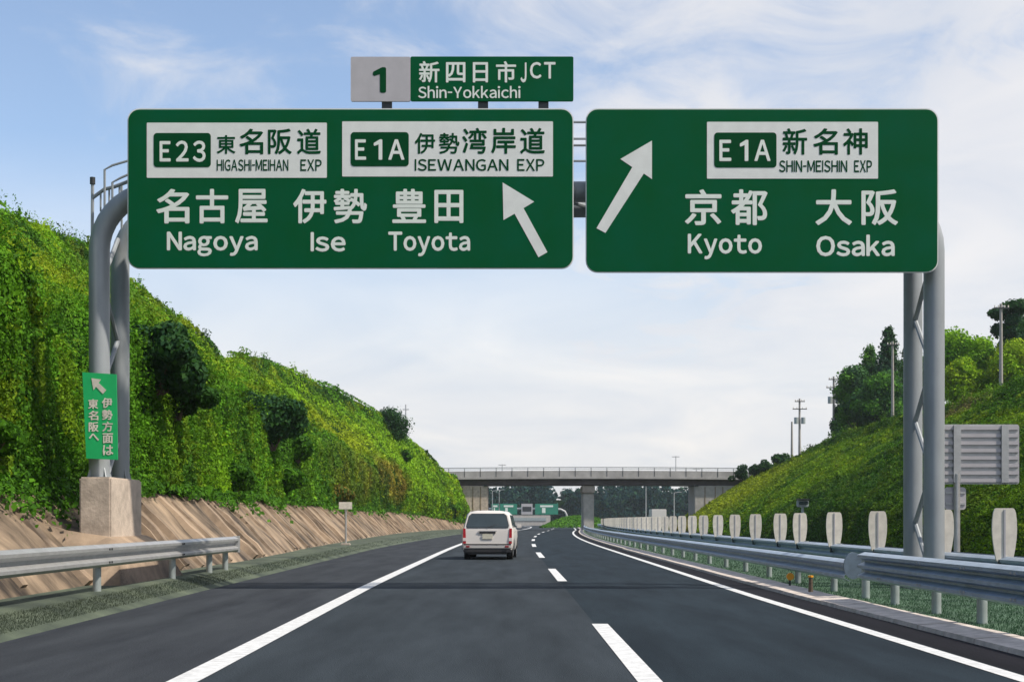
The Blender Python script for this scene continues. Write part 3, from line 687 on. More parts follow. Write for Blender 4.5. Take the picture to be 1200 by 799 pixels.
for X_, zb, ax in ((XLc, 2.03, -1), (XRc, .13, 1)):
    for y in (D1, D2):
        g = G(); g.tube([(X_, y, zb), (X_, y, zb + .04)], .26, 16); g.make('base_plate', M['tube'], t)
        for k in range(4):
            a = k * math.pi / 2 + .78; g = G(); dx, dy = math.cos(a), math.sin(a)
            g.add([(X_ + dx * .17 - dy * .01, y + dy * .17 + dx * .01, zb + .04), (X_ + dx * .24 - dy * .01, y + dy * .24 + dx * .01, zb + .04), (X_ + dx * .17 - dy * .01, y + dy * .17 + dx * .01, zb + .24),
                   (X_ + dx * .17 + dy * .01, y + dy * .17 - dx * .01, zb + .04), (X_ + dx * .24 + dy * .01, y + dy * .24 - dx * .01, zb + .04), (X_ + dx * .17 + dy * .01, y + dy * .17 - dx * .01, zb + .24)],
                  [(0, 1, 2), (5, 4, 3), (0, 3, 4, 1), (1, 4, 5, 2), (2, 5, 3, 0)]); g.make('gusset', M['tube'], t)
g = G(); g.bevbox(XLc - .20, XLc + .36, D1 - .55, D2 + .20, .6, 2.06, .03); g.make('concrete_footing', M['conc_tan'], t)
# the lined foot steps out round the footing as a low bench
V = []
for x, z, e in ((-8.6, 1.35, .6), (-7.9, 1.12, .45), (XLc + .38, 1.0, .3), (XLc + .62, .86, .5), (-6.55, .14, 1.3)):
    V += [(x, D1 - .55 - e, z - .5 * (x < -7.5)), (x, D1 - .55 - e * .3, z), (x, D2 + .2 + e * .3, z), (x, D2 + .2 + e, z - .5 * (x < -7.5)), (x, D2 + 1.2 + e * 1.4, -.1), (x, D1 - 1.5 - e * 1.4, -.1)]
Fc = [(6 * i + k, 6 * i + 6 + k, 6 * i + 7 + k, 6 * i + k + 1) for i in range(4) for k in (0, 1, 2, 3)] + [(6 * i + 5, 6 * i + 11, 6 * i + 6, 6 * i) for i in range(4)] + [(24, 25, 26, 27, 28, 29)]
pyobj('footing_bench', V, Fc, M['rib'], lining, smooth=True)
g = G(); g.bevbox(XRc - .5, XRc + .5, D1 - .5, D2 + .5, -.2, .16, .03); g.make('concrete_footing', M['conc_pale'], t)
# walkway and handrails
g = G(); g.box(XLc + 1.0, XRc - 1.0, D1 + .48, D2 - .48, ZC + .16, ZC + .20); g.make('walkway', M['dark'], t)
def rail(pts, r=.022): g = G(); g.tube(pts, r, 6); g.make('handrail', M['tube'], gan, smooth=True)
for y, zo in ((D1 + .12, 0), (D2 - .1, 0)):
    for ztop, zl in ((8.5, 185), (8.08, 200)):
        xs2 = XLc + (.06 if zl == 185 else .2)
        rail([(xs2, y, ZC - .55), (xs2, y, EYE + (HY - zl - 12) * D1 / F), (xs2 + .14, y, EYE + (HY - zl - 7) * D1 / F), (XLc + .62, y, EYE + (HY - zl + 1) * D1 / F), (XLc + 1.5, y, ztop), (XRc - .9, y, ztop), (XRc - .9, y, ZC + .1)])
    for xx in np.arange(XLc + 1.6, XRc - .8, 1.35): rail([(xx, y, ZC + .1), (xx, y, 8.5)], .02)
rail([P(108, 300, D1 + .3), P(108.5, 214, D1 + .3)], .03); g = G(); g.tube([P(108.5, 216, D1 + .3), P(108.5, 208, D1 + .3)], .05, 10); g.make('finial', M['dark'], t)
rail([P(108.5, 232, D1 + .3), P(122, 222, D1 + .3), P(134, 219, D1 + .3), P(160, 209, D1 + .3)], .035)
for px in (118, 128, 140): rail([P(px, 248 - (px - 118) * .9, D1 + .3), P(px, 224 - (px - 118) * .25, D1 + .3)], .018)

# ------------------------------------------------------------------ lettering
GC = {}
def raw_glyph(c):
    if c not in GC:
        cu = bpy.data.curves.new('lettering', 'FONT'); cu.body = c; cu.size = 1; cu.resolution_u = 3
        ob = bpy.data.objects.new('lettering', cu); C.collection.objects.link(ob)
        dg = bpy.context.evaluated_depsgraph_get(); dg.update(); me = bpy.data.meshes.new_from_object(ob.evaluated_get(dg))
        GC[c] = (np.array([v.co[:] for v in me.vertices]), [tuple(p.vertices) for p in me.polygons])
        bpy.data.objects.remove(ob); bpy.data.curves.remove(cu); bpy.data.meshes.remove(me)
    return GC[c]
def glyphs(txt):
    """latin letters use the wide forms of the sans face, packed proportionally"""
    x = 0; VV = []; FF = []; k = 0
    for c in txt:
        if c == ' ': x += .25; continue
        lat = ord(c) < 128
        if c == 'I': V, Fc = np.array([(0, 0, 0), (.075, 0, 0), (.075, .74, 0), (0, .74, 0)]), [(0, 1, 2, 3)]
        elif c == '1': V, Fc = np.array([(.19, 0, 0), (.29, 0, 0), (.29, .74, 0), (.22, .74, 0), (.0, .61, 0), (.0, .53, 0), (.19, .60, 0)]), [(0, 1, 2, 3, 6), (3, 4, 5, 6)]
        else: V, Fc = raw_glyph(chr(ord(c) + 0xFEE0) if lat else c)
        V = V.copy()
        if c == '-': V[:, 0] = V[:, 0].min() + (V[:, 0] - V[:, 0].min()) * .4
        if lat: V[:, 0] += x - V[:, 0].min(); x = V[:, 0].max() + .115
        VV.append(V); FF += [tuple(i + k for i in f) for f in Fc]; k += len(V)
    return np.concatenate(VV), FF
def put_text(items, d, m, parent, name='lettering'):
    """items: (text, x0, y0, x1, y1, bold) boxes on the sign face, y down"""
    for it in items:
        V, Fc = glyphs(it[0]); b = it[5] * (.9 if len(it[0]) == 1 and ord(it[0]) > 127 else 1.15); gg = G()
        lo, hi = V.min(0) - b, V.max(0) + b; x0, y0, x1, y1 = it[1:5]
        for q, (ox, oy) in enumerate(((0, 0), (-b, 0), (b, 0), (0, b), (0, -b), (-b * .7, -b * .7), (b * .7, b * .7), (-b * .7, b * .7), (b * .7, -b * .7))):
            S = [P(x0 + (v[0] + ox - lo[0]) / (hi[0] - lo[0]) * (x1 - x0), y1 - (v[1] + oy - lo[1]) / (hi[1] - lo[1]) * (y1 - y0), d + q * .0003) for v in V]
            gg.add(S, Fc)
        gg.make(name, m, parent)
def cjk(s, centers, y0, y1, wpx, bold=.022):
    wf = {'四': .95, '日': .74, '市': .98, '田': .86, '一': 1, '屋': .98, '古': .97, '1': .5, '面': .95}
    out = []
    for c, x in zip(s, centers):
        w2 = wpx * wf.get(c, 1) / 2; out.append((c, x - w2, y0 + (1.2 if c in '田日四' else 0), x + w2, y1, bold))
    return out
def rrect(x0, y0, x1, y1, r, n=6):
    pts = []
    for cx2, cy2, a0 in ((x1 - r, y0 + r, -90), (x1 - r, y1 - r, 0), (x0 + r, y1 - r, 90), (x0 + r, y0 + r, 180)):
        for k in range(n + 1):
            a = R(a0 + 90 * k / n); pts.append((cx2 + r * math.cos(a), cy2 + r * math.sin(a)))
    return pts
def sheet(poly, d, th, m, name, parent):
    pl = [(P(x, y, d).x, P(x, y, d).z) for x, y in poly]; g = G(); g.slab(pl, d, d + th); return g.make(name, m, parent)
DS = 25.25
def tiltpoly(poly, x0, x1, a): return [(x, y + a * (x - x0) / (x1 - x0)) for x, y in poly]
def sign_body(t, x0, y0, x1, y1, r=13):
    sheet(rrect(x0, y0, x1, y1, r), DS, .06, M['green'], 'panel', t)
    o = sheet(rrect(x0 - 1.2, y0 - 1.2, x1 + 1.2, y1 + 1.2, r + 1), DS + .012, .03, M['white'], 'edge_trim', t)
    for px in np.linspace(x0 + 40, x1 - 40, 5):
        a = P(px, y0 + 12, DS + .1); b = P(px, y1 - 12, DS + .1); g = G(); g.box(a.x - .04, a.x + .04, DS + .065, D1 - .17, b.z, a.z); g.make('mounting_bracket', M['dark'], t)
d1, d2, d3 = DS - .005, DS - .010, DS - .015
t = thing('direction_sign', P(410, 313, DS), 'left green overhead sign reading Nagoya, Ise and Toyota with arrow pointing up left', 'road sign', 'overhead direction signs')
sign_body(t, 150.5, 128.5, 671, 313.8)
pa = sheet(rrect(172, 144, 383, 208.5, 1), d1, .008, M['white'], 'route_plate', t)
sheet(rrect(180, 156, 247, 196, 4), d2, .008, M['badge'], 'route_badge', pa)
put_text([('E', 187, 165.5, 200, 189.5, .02), ('2', 206, 165, 221, 189.5, .02), ('3', 226, 165, 241, 190, .02)], d3, M['letter'], pa)
put_text(cjk('東', [265], 158.5, 180.5, 22, .02) + cjk('名阪道', [294.5, 328, 362], 151, 181, 28, .02) + [('HIGASHI-MEIHAN', 254, 187, 338, 200.5, .015), ('EXP', 352, 187, 377, 200.5, .015)], d2, M['badge'], pa)
pa = sheet(rrect(401, 142.5, 648, 207, 1), d1, .008, M['white'], 'route_plate', t)
sheet(rrect(411, 155, 479, 195, 4), d2, .008, M['badge'], 'route_badge', pa)
put_text([('E', 416, 163.5, 429, 187.5, .02), ('1', 438, 163.5, 448, 187.5, .02), ('A', 455, 163.5, 474, 187.5, .02)], d3, M['letter'], pa)
put_text(cjk('伊勢', [498, 526.5], 156, 180.5, 24, .02) + cjk('湾岸道', [556, 590, 624], 150, 180.5, 29, .02) + [('ISEWANGAN', 486, 186.5, 596, 200.5, .015), ('EXP', 606, 186.5, 638, 200.5, .015)], d2, M['badge'], pa)
put_text(cjk('名古屋', [202.5, 248.5, 294.5], 221.5, 262, 39) + cjk('伊勢', [363, 410.5], 221.5, 262, 39) + cjk('豊田', [479.5, 526], 221.5, 261.5, 39.5), d1, M['letter'], t)
put_text([('Nagoya', 195.5, 271.5, 302, 300.5, .025), ('Ise', 364, 272, 405, 295, .025), ('Toyota', 455, 271.5, 551, 300.5, .025)], d1, M['letter'], t)
sheet([(589, 214), (626, 236.5), (613.5, 244), (641.5, 295.5), (631, 301.5), (603, 250.5), (590, 258)], d1, .008, M['white'], 'arrow', t)
t = thing('direction_sign', P(892, 318, DS), 'right green overhead sign reading Kyoto and Osaka with arrow pointing up right', 'road sign', 'overhead direction signs')
sign_body(t, 687.5, 128.5, 1098.5, 318.3)
pa = sheet(rrect(828.5, 143, 1029, 209.5, 1), d1, .008, M['white'], 'route_plate', t)
sheet(rrect(837, 155.5, 910, 196.5, 4), d2, .008, M['badge'], 'route_badge', pa)
put_text([('E', 843, 164, 857, 189, .02), ('1', 867, 164, 877, 189, .02), ('A', 884, 164, 903, 189, .02)], d3, M['letter'], pa)
put_text(cjk('新名神', [931.5, 967.5, 1002.5], 150.5, 181.5, 29, .02) + [('SHIN-MEISHIN', 913, 188, 993, 202, .015), ('EXP', 1001, 188, 1022, 202, .015)], d2, M['badge'], pa)
put_text(cjk('京都', [824, 878], 222, 264, 43) + cjk('大阪', [977, 1031], 222, 264, 43), d1, M['letter'], t)
put_text([('Kyoto', 806, 274, 893, 304, .025), ('Osaka', 956.5, 275, 1048.5, 300.5, .025)], d1, M['letter'], t)
sheet([(764, 165), (764, 210), (754.5, 203.5), (709.5, 273), (699, 267.5), (741, 196), (727, 186.5)], d1, .008, M['white'], 'arrow', t)
t = thing('junction_sign', P(542, 127, DS), 'small green and grey plate reading 1 and Shin-Yokkaichi JCT, standing above the left sign', 'road sign')
sheet(rrect(481, 66.5, 672, 118.5, 2), DS, .05, M['green'], 'panel', t)
sheet(rrect(411, 66.8, 481, 118.8, 2), DS, .05, M['grey'], 'number_panel', t)
put_text([('1', 437, 79, 452.5, 109, .03)], d1, M['badge'], t)
put_text(cjk('新四日市', [503, 534, 563, 593], 72, 97, 24, .02) + [('J', 610, 73.5, 617, 97, .02), ('C', 621, 73, 634.5, 92.5, .02), ('T', 637.5, 73, 651, 92.5, .02)], d1, M['letter'], t)
put_text([('Shin-Yokkaichi', 490, 101, 610, 115.5, .015)], d1, M['letter'], t)
for px in (453, 566, 637):
    a = P(px, 112, DS); g = G(); g.box(a.x - .09, a.x + .09, DS + .052, DS + .12, P(px, 140, DS).z, a.z); g.make('strut', M['dark'], t)
DB = 25.35
t = thing('banner_sign', P(118, 538, DB), 'bright green vertical banner with white arrow and Japanese text tied to the left gantry column', 'banner')
bp_ = [(96.5, 436), (136.5, 438.5), (138, 538.5), (101, 537)]
sheet(bp_, DB, .02, M['banner'], 'panel', t)
dd = DB - .008
put_text(cjk('伊勢方面は', [126 + .15 * i for i in range(5)], 0, 1, 12.5, .03)[0:0] + [(c, 119.3 + .3 * i, 466 + 13.8 * i, 131.6 + .3 * i, 478 + 13.8 * i, .03) for i, c in enumerate('伊勢方面は')] + [(c, 103.3 + .3 * i, 467.5 + 13.4 * i, 115 + .3 * i, 479 + 13.4 * i - (3 if c == 'へ' else 0), .03) for i, c in enumerate('東名阪へ')], dd, M['plate'], t)
sheet([(107, 443), (118.5, 444.5), (115.5, 448.5), (124.5, 457), (120.5, 461.5), (112.5, 453), (109.5, 457)], dd, .006, M['plate'], 'arrow', t)
for py_ in (445, 490, 530):
    a = P(117, py_, DB + .02); g = G(); g.tube([(XLc + .2 * math.cos(q), D1 + .2 * math.sin(q), a.z) for q in np.linspace(0, 6.28, 17)], .015, 5); g.make('strap', M['dark'], t)

# ------------------------------------------------------------------ signs seen from behind on the median, small roadside things
d = 28.0
t = thing('road_sign', P(1122, 650, d), 'ribbed grey back of a rectangular sign on a single post, right of the gantry', 'road sign')
a = P(1103, 497, d); b = P(1195, 567, d)
g = G(); pl = [(P(x, y, d).x, P(x, y, d).z) for x, y in rrect(1103, 497, 1195, 567, 3)]; g.slab(pl, d + .03, d + .06); g.make('panel', M['galv'], t)
for i in range(8):
    zc = a.z + (b.z - a.z) * (i + .5) / 8; g = G(); g.box(a.x + .02, b.x - .02, d - .02, d + .03, zc - .036, zc + .036); g.make('stiffener', M['grey'], t)
for px in (1121, 1177):
    q = P(px, 497, d).x; g = G(); g.box(q - .07, q + .07, d - .06, d + .005, b.z + .03, a.z - .02); g.make('upright', M['galv'], t)
q = P(1121, 600, d).x; g = G(); g.tube([(q, d - .02, .05), (q, d - .02, b.z + .2)], .062, 12); g.make('post', M['galv'], t, smooth=True)
g = G(); g.tube([(q, d - .02, .1), (q, d - .02, .55)], .12, 12); g.make('post_sleeve', M['galv_blue'], t, smooth=True)
t = thing('small_sign', P(1120, 597, d), 'small rounded grey sign back on the same post, under the ribbed sign', 'road sign')
pl = [(P(x, y, d).x, P(x, y, d).z) for x, y in rrect(1108, 570.5, 1133, 597, 4)]; g = G(); g.slab(pl, d + .05, d + .07); g.make('panel', M['grey'], t)
for py_ in (577, 590): z_ = P(0, py_, d).z; g = G(); g.box(P(1109, 0, d).x, P(1132, 0, d).x, d + .03, d + .05, z_ - .02, z_ + .02); g.make('stiffener', M['galv'], t)
# kilometre post on the left
d = 63; t = thing('marker_post', P(405, 638, d), 'white marker plate on a thin post at the foot of the ribbed slope', 'marker')
a = P(397, 588, d); b = P(412.5, 596.5, d); g = G(); g.bevbox(a.x, b.x, d - .015, d + .015, b.z, a.z, .008); g.make('plate', M['plate'], t)
q = P(405, 0, d).x; g = G(); g.tube([(q, d + .04, .1), (q, d + .04, a.z - .05)], .045, 8); g.make('post', M['galv'], t)
g = G(); g.bevbox(q - .2, q + .2, d - .2, d + .25, .0, .28, .03); g.make('footing', M['conc'], t)
# device on pole in the median
d = 60; t = thing('roadside_device', P(940, 625, d), 'small dark grey device box on a pole behind the anti-glare plates', 'device')
a = P(934, 583, d); b = P(947, 598, d)
g = G(); g.bevbox(a.x, b.x, d - .15, d + .15, b.z + .15, a.z - .1, .03); g.make('housing', M['post'], t)
g = G(); g.bevbox(a.x + .04, b.x - .04, d - .26, d - .16, b.z + .25, a.z - .16, .02); g.make('lens', M['glass'], t)
q = (a.x + b.x) / 2; g = G(); g.tube([(q, d, .05), (q, d, b.z + .2)], .06, 8); g.make('pole', M['post'], t)
g = G(); g.box(a.x, b.x, d - .3, d + .2, a.z - .09, a.z - .04); g.make('hood', M['dark'], t)
# small markers on the kerb
d = 26.5; q = P(926, 0, d).x
t = thing('delineator', (q, d, .1), 'small round orange reflector on a short stake behind the kerb', 'reflector')
g = G(); g.tube([(q, d - .02, .25), (q, d + .02, .25)], .07, 12); g.make('reflector', M['orange'], t)
g = G(); g.tube([(q, d + .03, .05), (q, d + .03, .22)], .02, 6); g.make('stake', M['dark'], t)
d = 23.4; q = P(950, 0, d).x
t = thing('stub_post', (q, d, .1), 'short weathered stub post standing on the median kerb', 'post')
g = G(); g.tube([(q, d, .12), (q, d, .36)], .04, 8, .03); g.make('shaft', M['bark'], t)
g = G(); g.tube([(q, d, .36), (q, d, .39)], .045, 8); g.make('cap', M['orange'], t)

# ------------------------------------------------------------------ overpass
YB = 180.0; t = br = thing('overpass', (9.7, YB, 0), 'grey concrete road bridge crossing over the motorway', 'bridge')
s = YB / F; X = lambda px: (px - HX) * s; Z = lambda py: EYE + (HY - py) * s
def deckz(x): return .35 * (1 - ((x - 9.7) / 20.) ** 2)
xs3 = np.linspace(-16, 36, 27)
def span(z0, z1, ya, yb, name, m, haunch=0):
    V = []; Fc = []
    for x in xs3:
        h = deckz(x) * .4; u = haunch * max(0, abs(x - 9.7) - 12) * .22 if haunch else 0
        V += [(x, ya, z0 + h - u), (x, yb, z0 + h - u), (x, yb, z1 + h), (x, ya, z1 + h)]
    n = len(xs3)
    for i in range(n - 1):
        for k in range(4): Fc.append((i * 4 + k, i * 4 + (k + 1) % 4, i * 4 + 4 + (k + 1) % 4, i * 4 + 4 + k))
    Fc += [(0, 1, 2, 3), (4 * n - 1, 4 * n - 2, 4 * n - 3, 4 * n - 4)]
    g = G(); g.add(V, Fc); return g.make(name, m, br)
span(Z(569), Z(561), YB + .9, YB + 7.1, 'girder', M['girder'], 0)
span(Z(562), Z(559.5), YB + 0.0, YB + 8, 'deck', M['conc_br'])
span(Z(559.5), Z(552.5), YB + .05, YB + .3, 'parapet', M['conc_br']); span(Z(559.5), Z(552.5), YB + 7.7, YB + 7.95, 'parapet', M['conc_br'])
span(Z(549.2), Z(548.2), YB + .1, YB + .2, 'handrail', M['galv']); span(Z(550.8), Z(550.2), YB + .12, YB + .18, 'handrail', M['galv'])
for x in np.arange(-14, 35, 2.):
    h = deckz(x) * .4; g = G(); g.box(x - .06, x + .06, YB + .08, YB + .22, Z(552.5) + h, Z(548.6) + h); g.make('rail_post', M['galv'], br)
    g = G(); g.box(x - .03, x + .03, YB + .02, YB + .05, Z(559.5) + h, Z(552.6) + h); g.make('parapet_joint', M['dark'], br)
g = G(); g.bevbox(X(684), X(697), YB + 1.6, YB + 6.4, -.2, Z(577), .12); g.make('pier', M['conc_pale'], br)
g = G(); g.bevbox(X(683), X(698), YB + 1.2, YB + 6.8, Z(577), Z(569) + .06, .08); g.make('pier_cap', M['conc'], br)
for x0, x1 in ((530, 571.5), (815, 862)):
    g = G(); g.bevbox(X(x0), X(x1), YB + .7, YB + 7.3, -.3, Z(569) + .02, .05); g.make('abutment', M['conc_tan'] if x0 < 600 else M['conc_pale'], br)
    for u in (x0 + 12, x0 + 24, x0 + 33): g = G(); g.box(X(u) - .05, X(u) + .05, YB + .66, YB + .7, -.2, Z(570)); g.make('joint', M['soil'], br)
for px in (567, 815): g = G(); g.box(X(px), X(px + 4), YB + .4, YB + 7.5, Z(569.5), Z(568)); g.make('bearing', M['dark'], br)
# lamp-like poles standing on the deck
for px, top, lb in ((588, 541, 'thin far pole rising from the left part of the overpass'), (800, 531, 'tallest thin pole rising from the right part of the overpass'), (825, 546, 'short thin pole at the right end of the overpass')):
    x = X(px); t = thing('pole', (x, YB + 7.5, Z(560)), lb, 'pole'); g = G(); g.tube([(x, YB + 7.5, Z(560)), (x, YB + 7.5, Z(top))], .07, 6, .05); g.make('shaft', M['galv'], t)
    g = G(); g.tube([(x - .5, YB + 7.5, Z(top) - .1), (x + .5, YB + 7.5, Z(top) - .1)], .05, 6); g.make('arm', M['galv'], t)
# ------------------------------------------------------------------ beyond the overpass
def far_wood():
    cs = []; rs = []
    for i in range(520):
        x = rnd.uniform(-75, 130); y = rnd.uniform(425, 470); h = rnd.uniform(9.5, 12.6) + (1.2 * math.sin(x * .21)) + (y - 425) * .02
        for k in range(5): cs.append((x + rnd.gauss(0, 1.3), y + rnd.gauss(0, 1), h * (.2 + .17 * k))); rs.append(2.1 - .25 * k)
    cs = np.array(cs); rs = np.array(rs); n = 90000; k = NP.integers(0, len(rs), n); d = NP.normal(0, 1, (n, 3)); d /= np.linalg.norm(d, axis=1, keepdims=True)
    pos = cs[k] + d * (rs[k] * NP.uniform(.6, 1.15, n))[:, None]; pos[:, 2] = np.maximum(pos[:, 2], 0)
    o = leaves(pos, d, np.full(n, .95), mixc(PAL['blue'], PAL['teal'], NP.random(n) ** 2), 'far_woodland', jitter=.6)  # distance haze is painted in as blue leaf colour
    setp(o, 'dark bluish green wood seen beyond and under the overpass', 'woodland', kind='stuff')
far_wood()
g = G(); g.add([(-90, 445, -.05), (140, 445, -.05), (140, 445, 7.5), (-90, 445, 7.5), (-90, 480, -.05), (140, 480, -.05), (140, 480, 7.5), (-90, 480, 7.5)], [(0, 1, 2, 3), (3, 2, 6, 7), (4, 7, 6, 5), (0, 3, 7, 4), (1, 5, 6, 2)])
setp(g.make('wooded_rise', M['under']), kind='structure')
# grassy mound in the fork
n, m_ = 30, 16; V = []; Fc = []
for i in range(n + 1):
    for j in range(m_ + 1):
        u, v = i / n * 2 - 1, j / m_ * 2 - 1; V.append((12.6 + 6.6 * u + v * 1.5, 265 + 34 * v, -.04 + 1.9 * max(0, 1 - u * u) * max(0, 1 - v * v) ** .7 * (1 + .15 * math.sin(u * 9))))
for i in range(n):
    for j in range(m_): Fc.append((i * (m_ + 1) + j, (i + 1) * (m_ + 1) + j, (i + 1) * (m_ + 1) + j + 1, i * (m_ + 1) + j + 1))
setp(pyobj('grass_mound', V, Fc, M['turf'], smooth=True), kind='structure')
u = NP.uniform(-1, 1, 14000); v = NP.uniform(-1, 1, 14000); hgt = 1.9 * np.clip(1 - u * u, 0, 1) * np.clip(1 - v * v, 0, 1) ** .7
setp(leaves(np.stack([12.6 + 6.6 * u + v * 1.5, 265 + 34 * v, hgt + .12], -1), np.tile([0, -.5, .8], (14000, 1)), np.full(14000, .4), mixc(PAL['deep'], PAL['mid'], NP.random(14000)), 'mound_plants', jitter=.6), 'low green plants covering the mound in the fork beyond the overpass', 'vegetation', kind='stuff')
# far gantry with green signs
YF = 385.0; s2 = YF / F
def fP(px, py): return P(px, py, YF)
t = thing('sign_gantry', fP(662, 617), 'tiny far gantry with curved corner seen under the overpass', 'gantry')
g = G(); pts = [fP(664, 616), fP(664, 603), fP(662, 599), fP(657, 596.5), fP(650, 596), fP(572, 596), fP(566, 598), fP(564, 603), fP(564, 617)]; g.tube(pts, .28, 8); g.make('arch', M['galv'], t, smooth=True)
for (x0, x1, lb, m1) in ((576, 585, 'far leftmost small green sign on the distant gantry', 'teal'), (586, 606, 'far green sign, second from left on the distant gantry', 'teal'), (611, 624, 'far grey sign in the middle of the distant gantry', 'grey'), (627, 654, 'far green sign with white emblem at the right of the distant gantry', 'teal')):
    t = thing('direction_sign', fP((x0 + x1) / 2, 602), lb, 'road sign', 'signs on the distant gantry')
    a, b = fP(x0, 590), fP(x1, 602.5); g = G(); g.box(a.x, b.x, YF - .6, YF - .45, b.z, a.z); g.make('panel', M[m1], t)
    if m1 == 'teal':
        w3 = b.x - a.x; g = G(); g.box(a.x + .22 * w3, b.x - .22 * w3, YF - .65, YF - .6, a.z - .9, a.z - .4); g.box(a.x + .3 * w3, a.x + .45 * w3, YF - .65, YF - .6, b.z + .4, a.z - 1.1); g.make('emblem', M['letter'], t)
    else:
        g = G(); g.box(a.x + .3, b.x - .3, YF - .65, YF - .6, b.z + .8, a.z - .8); g.make('emblem', M['dark'], t)
t = thing('barrier_wall', P(620, 612, 330), 'pale concrete barrier crossing beyond the overpass under the far signs', 'barrier')
g = G(); g.bevbox(P(570, 0, 330).x, P(645, 0, 330).x, 330, 330.5, -.1, P(0, 603.5, 330).z, .05); g.make('wall', M['conc_pale'], t)
g = G(); g.box(P(600, 0, 330).x, P(640, 0, 330).x, 329.9, 329.98, P(0, 610, 330).z, P(0, 606.5, 330).z); g.make('dark_band', M['post'], t)
t = thing('box_truck', P(772, 607, 240), 'small far white box body showing over the plates right of the pier', 'truck')
a = P(763.5, 597, 240); b = P(781, 606, 240)
g = G(); g.bevbox(a.x, b.x, 240, 244.5, .75, a.z + .1, .08); g.make('box_body', M['car'], t)
g = G(); g.bevbox(a.x + .1, b.x - .1, 244.6, 246.2, .5, 2.3, .12); g.make('cab', M['car'], t)
g = G(); g.box(a.x + .1, b.x - .1, 240.05, 240.3, .45, .73); g.make('bumper', M['black'], t)
for wx in (a.x + .35, b.x - .35):
    for wy in (241.1, 245.3): g = G(); g.tube([(wx - .14, wy, .42), (wx + .14, wy, .42)], .42, 14); g.make('wheel', M['rubber'], t)
for px, top, lb in ((577, 575, 'far left lamp pole under the overpass beside the abutment'), (585, 574, 'second far lamp pole under the overpass from the left'), (757, 565, 'far lamp pole right of the pier under the overpass'), (790, 577, 'far short pole right of the white truck'), (808, 572, 'far lamp pole near the right abutment')):
    d = 250 if px > 700 else 340; t = thing('street_lamp', P(px, 614, d), lb, 'lamp', 'far poles beyond the overpass')
    a = P(px, top, d); g = G(); g.tube([(a.x, d, 0), (a.x, d, a.z)], .11, 6, .06); g.make('pole', M['galv'], t)
    g = G(); g.tube([(a.x, d, a.z - .05), (a.x + .9, d, a.z + .1)], .06, 6); g.bevbox(a.x + .7, a.x + 1.3, d - .12, d + .12, a.z + .04, a.z + .16, .03); g.make('lamp_head', M['galv'], t)
# a thin road sign on the edge of the mound (right leg near the fork)
# ------------------------------------------------------------------ utility poles
def upole(px, base, top, d, lb, arms=2, box=True):
    b, a = P(px, base, d), P(px, top, d); t = thing('utility_pole', b, lb, 'utility pole', 'utility poles on the right crest')
    g = G(); g.tube([(b.x, d, b.z - 1.5), (a.x, d, a.z)], .17, 8, .11); g.make('pole', M['wood_pole'], t, smooth=True)
    for k in range(arms):
        z = a.z - .35 - k * .9; w2 = .85 if k else .6; g = G(); g.box(a.x - w2, a.x + w2, d - .18, d - .10, z - .05, z + .05); g.make('crossarm', M['dark'], t)
        for dx in (-w2 + .08, -w2 * .4, w2 * .4, w2 - .08): g = G(); g.tube([(a.x + dx, d - .14, z + .05), (a.x + dx, d - .14, z + .22)], .05, 6); g.make('insulator', M['plate'], t)
    if box:
        for dx in (-.42, .42): g = G(); g.tube([(a.x + dx, d - .1, a.z - 3.0), (a.x + dx, d - .1, a.z - 2.25)], .26, 10); g.make('transformer', M['post'], t, smooth=True)
upole(937, 527, 467, 170, 'utility pole with two transformers, left of the taller one, near the overpass end')
upole(928, 530, 494, 176, 'short thin pole just left of the transformer pole', 0, False)
upole(977, 508, 441, 158, 'utility pole with crossarms beside the left foot of the conifer group')
upole(1046, 490, 400, 140, 'pale utility pole in front of the dark conifers', 1, False)
upole(1173, 448, 356, 110, 'tall pale pole in front of the layered pine at the right edge', 1, False)
t = thing('pole', P(476, 510, 160), 'thin pole beside the lone tree on the left crest', 'pole'); a = P(475.5, 474, 160); g = G(); g.tube([(a.x, 160, 8), tuple(a)], .09, 6, .06); g.make('shaft', M['galv'], t)
g = G(); g.box(a.x - .35, a.x + .35, 159.95, 160.05, a.z - .6, a.z - .5); g.make('arm', M['galv'], t)

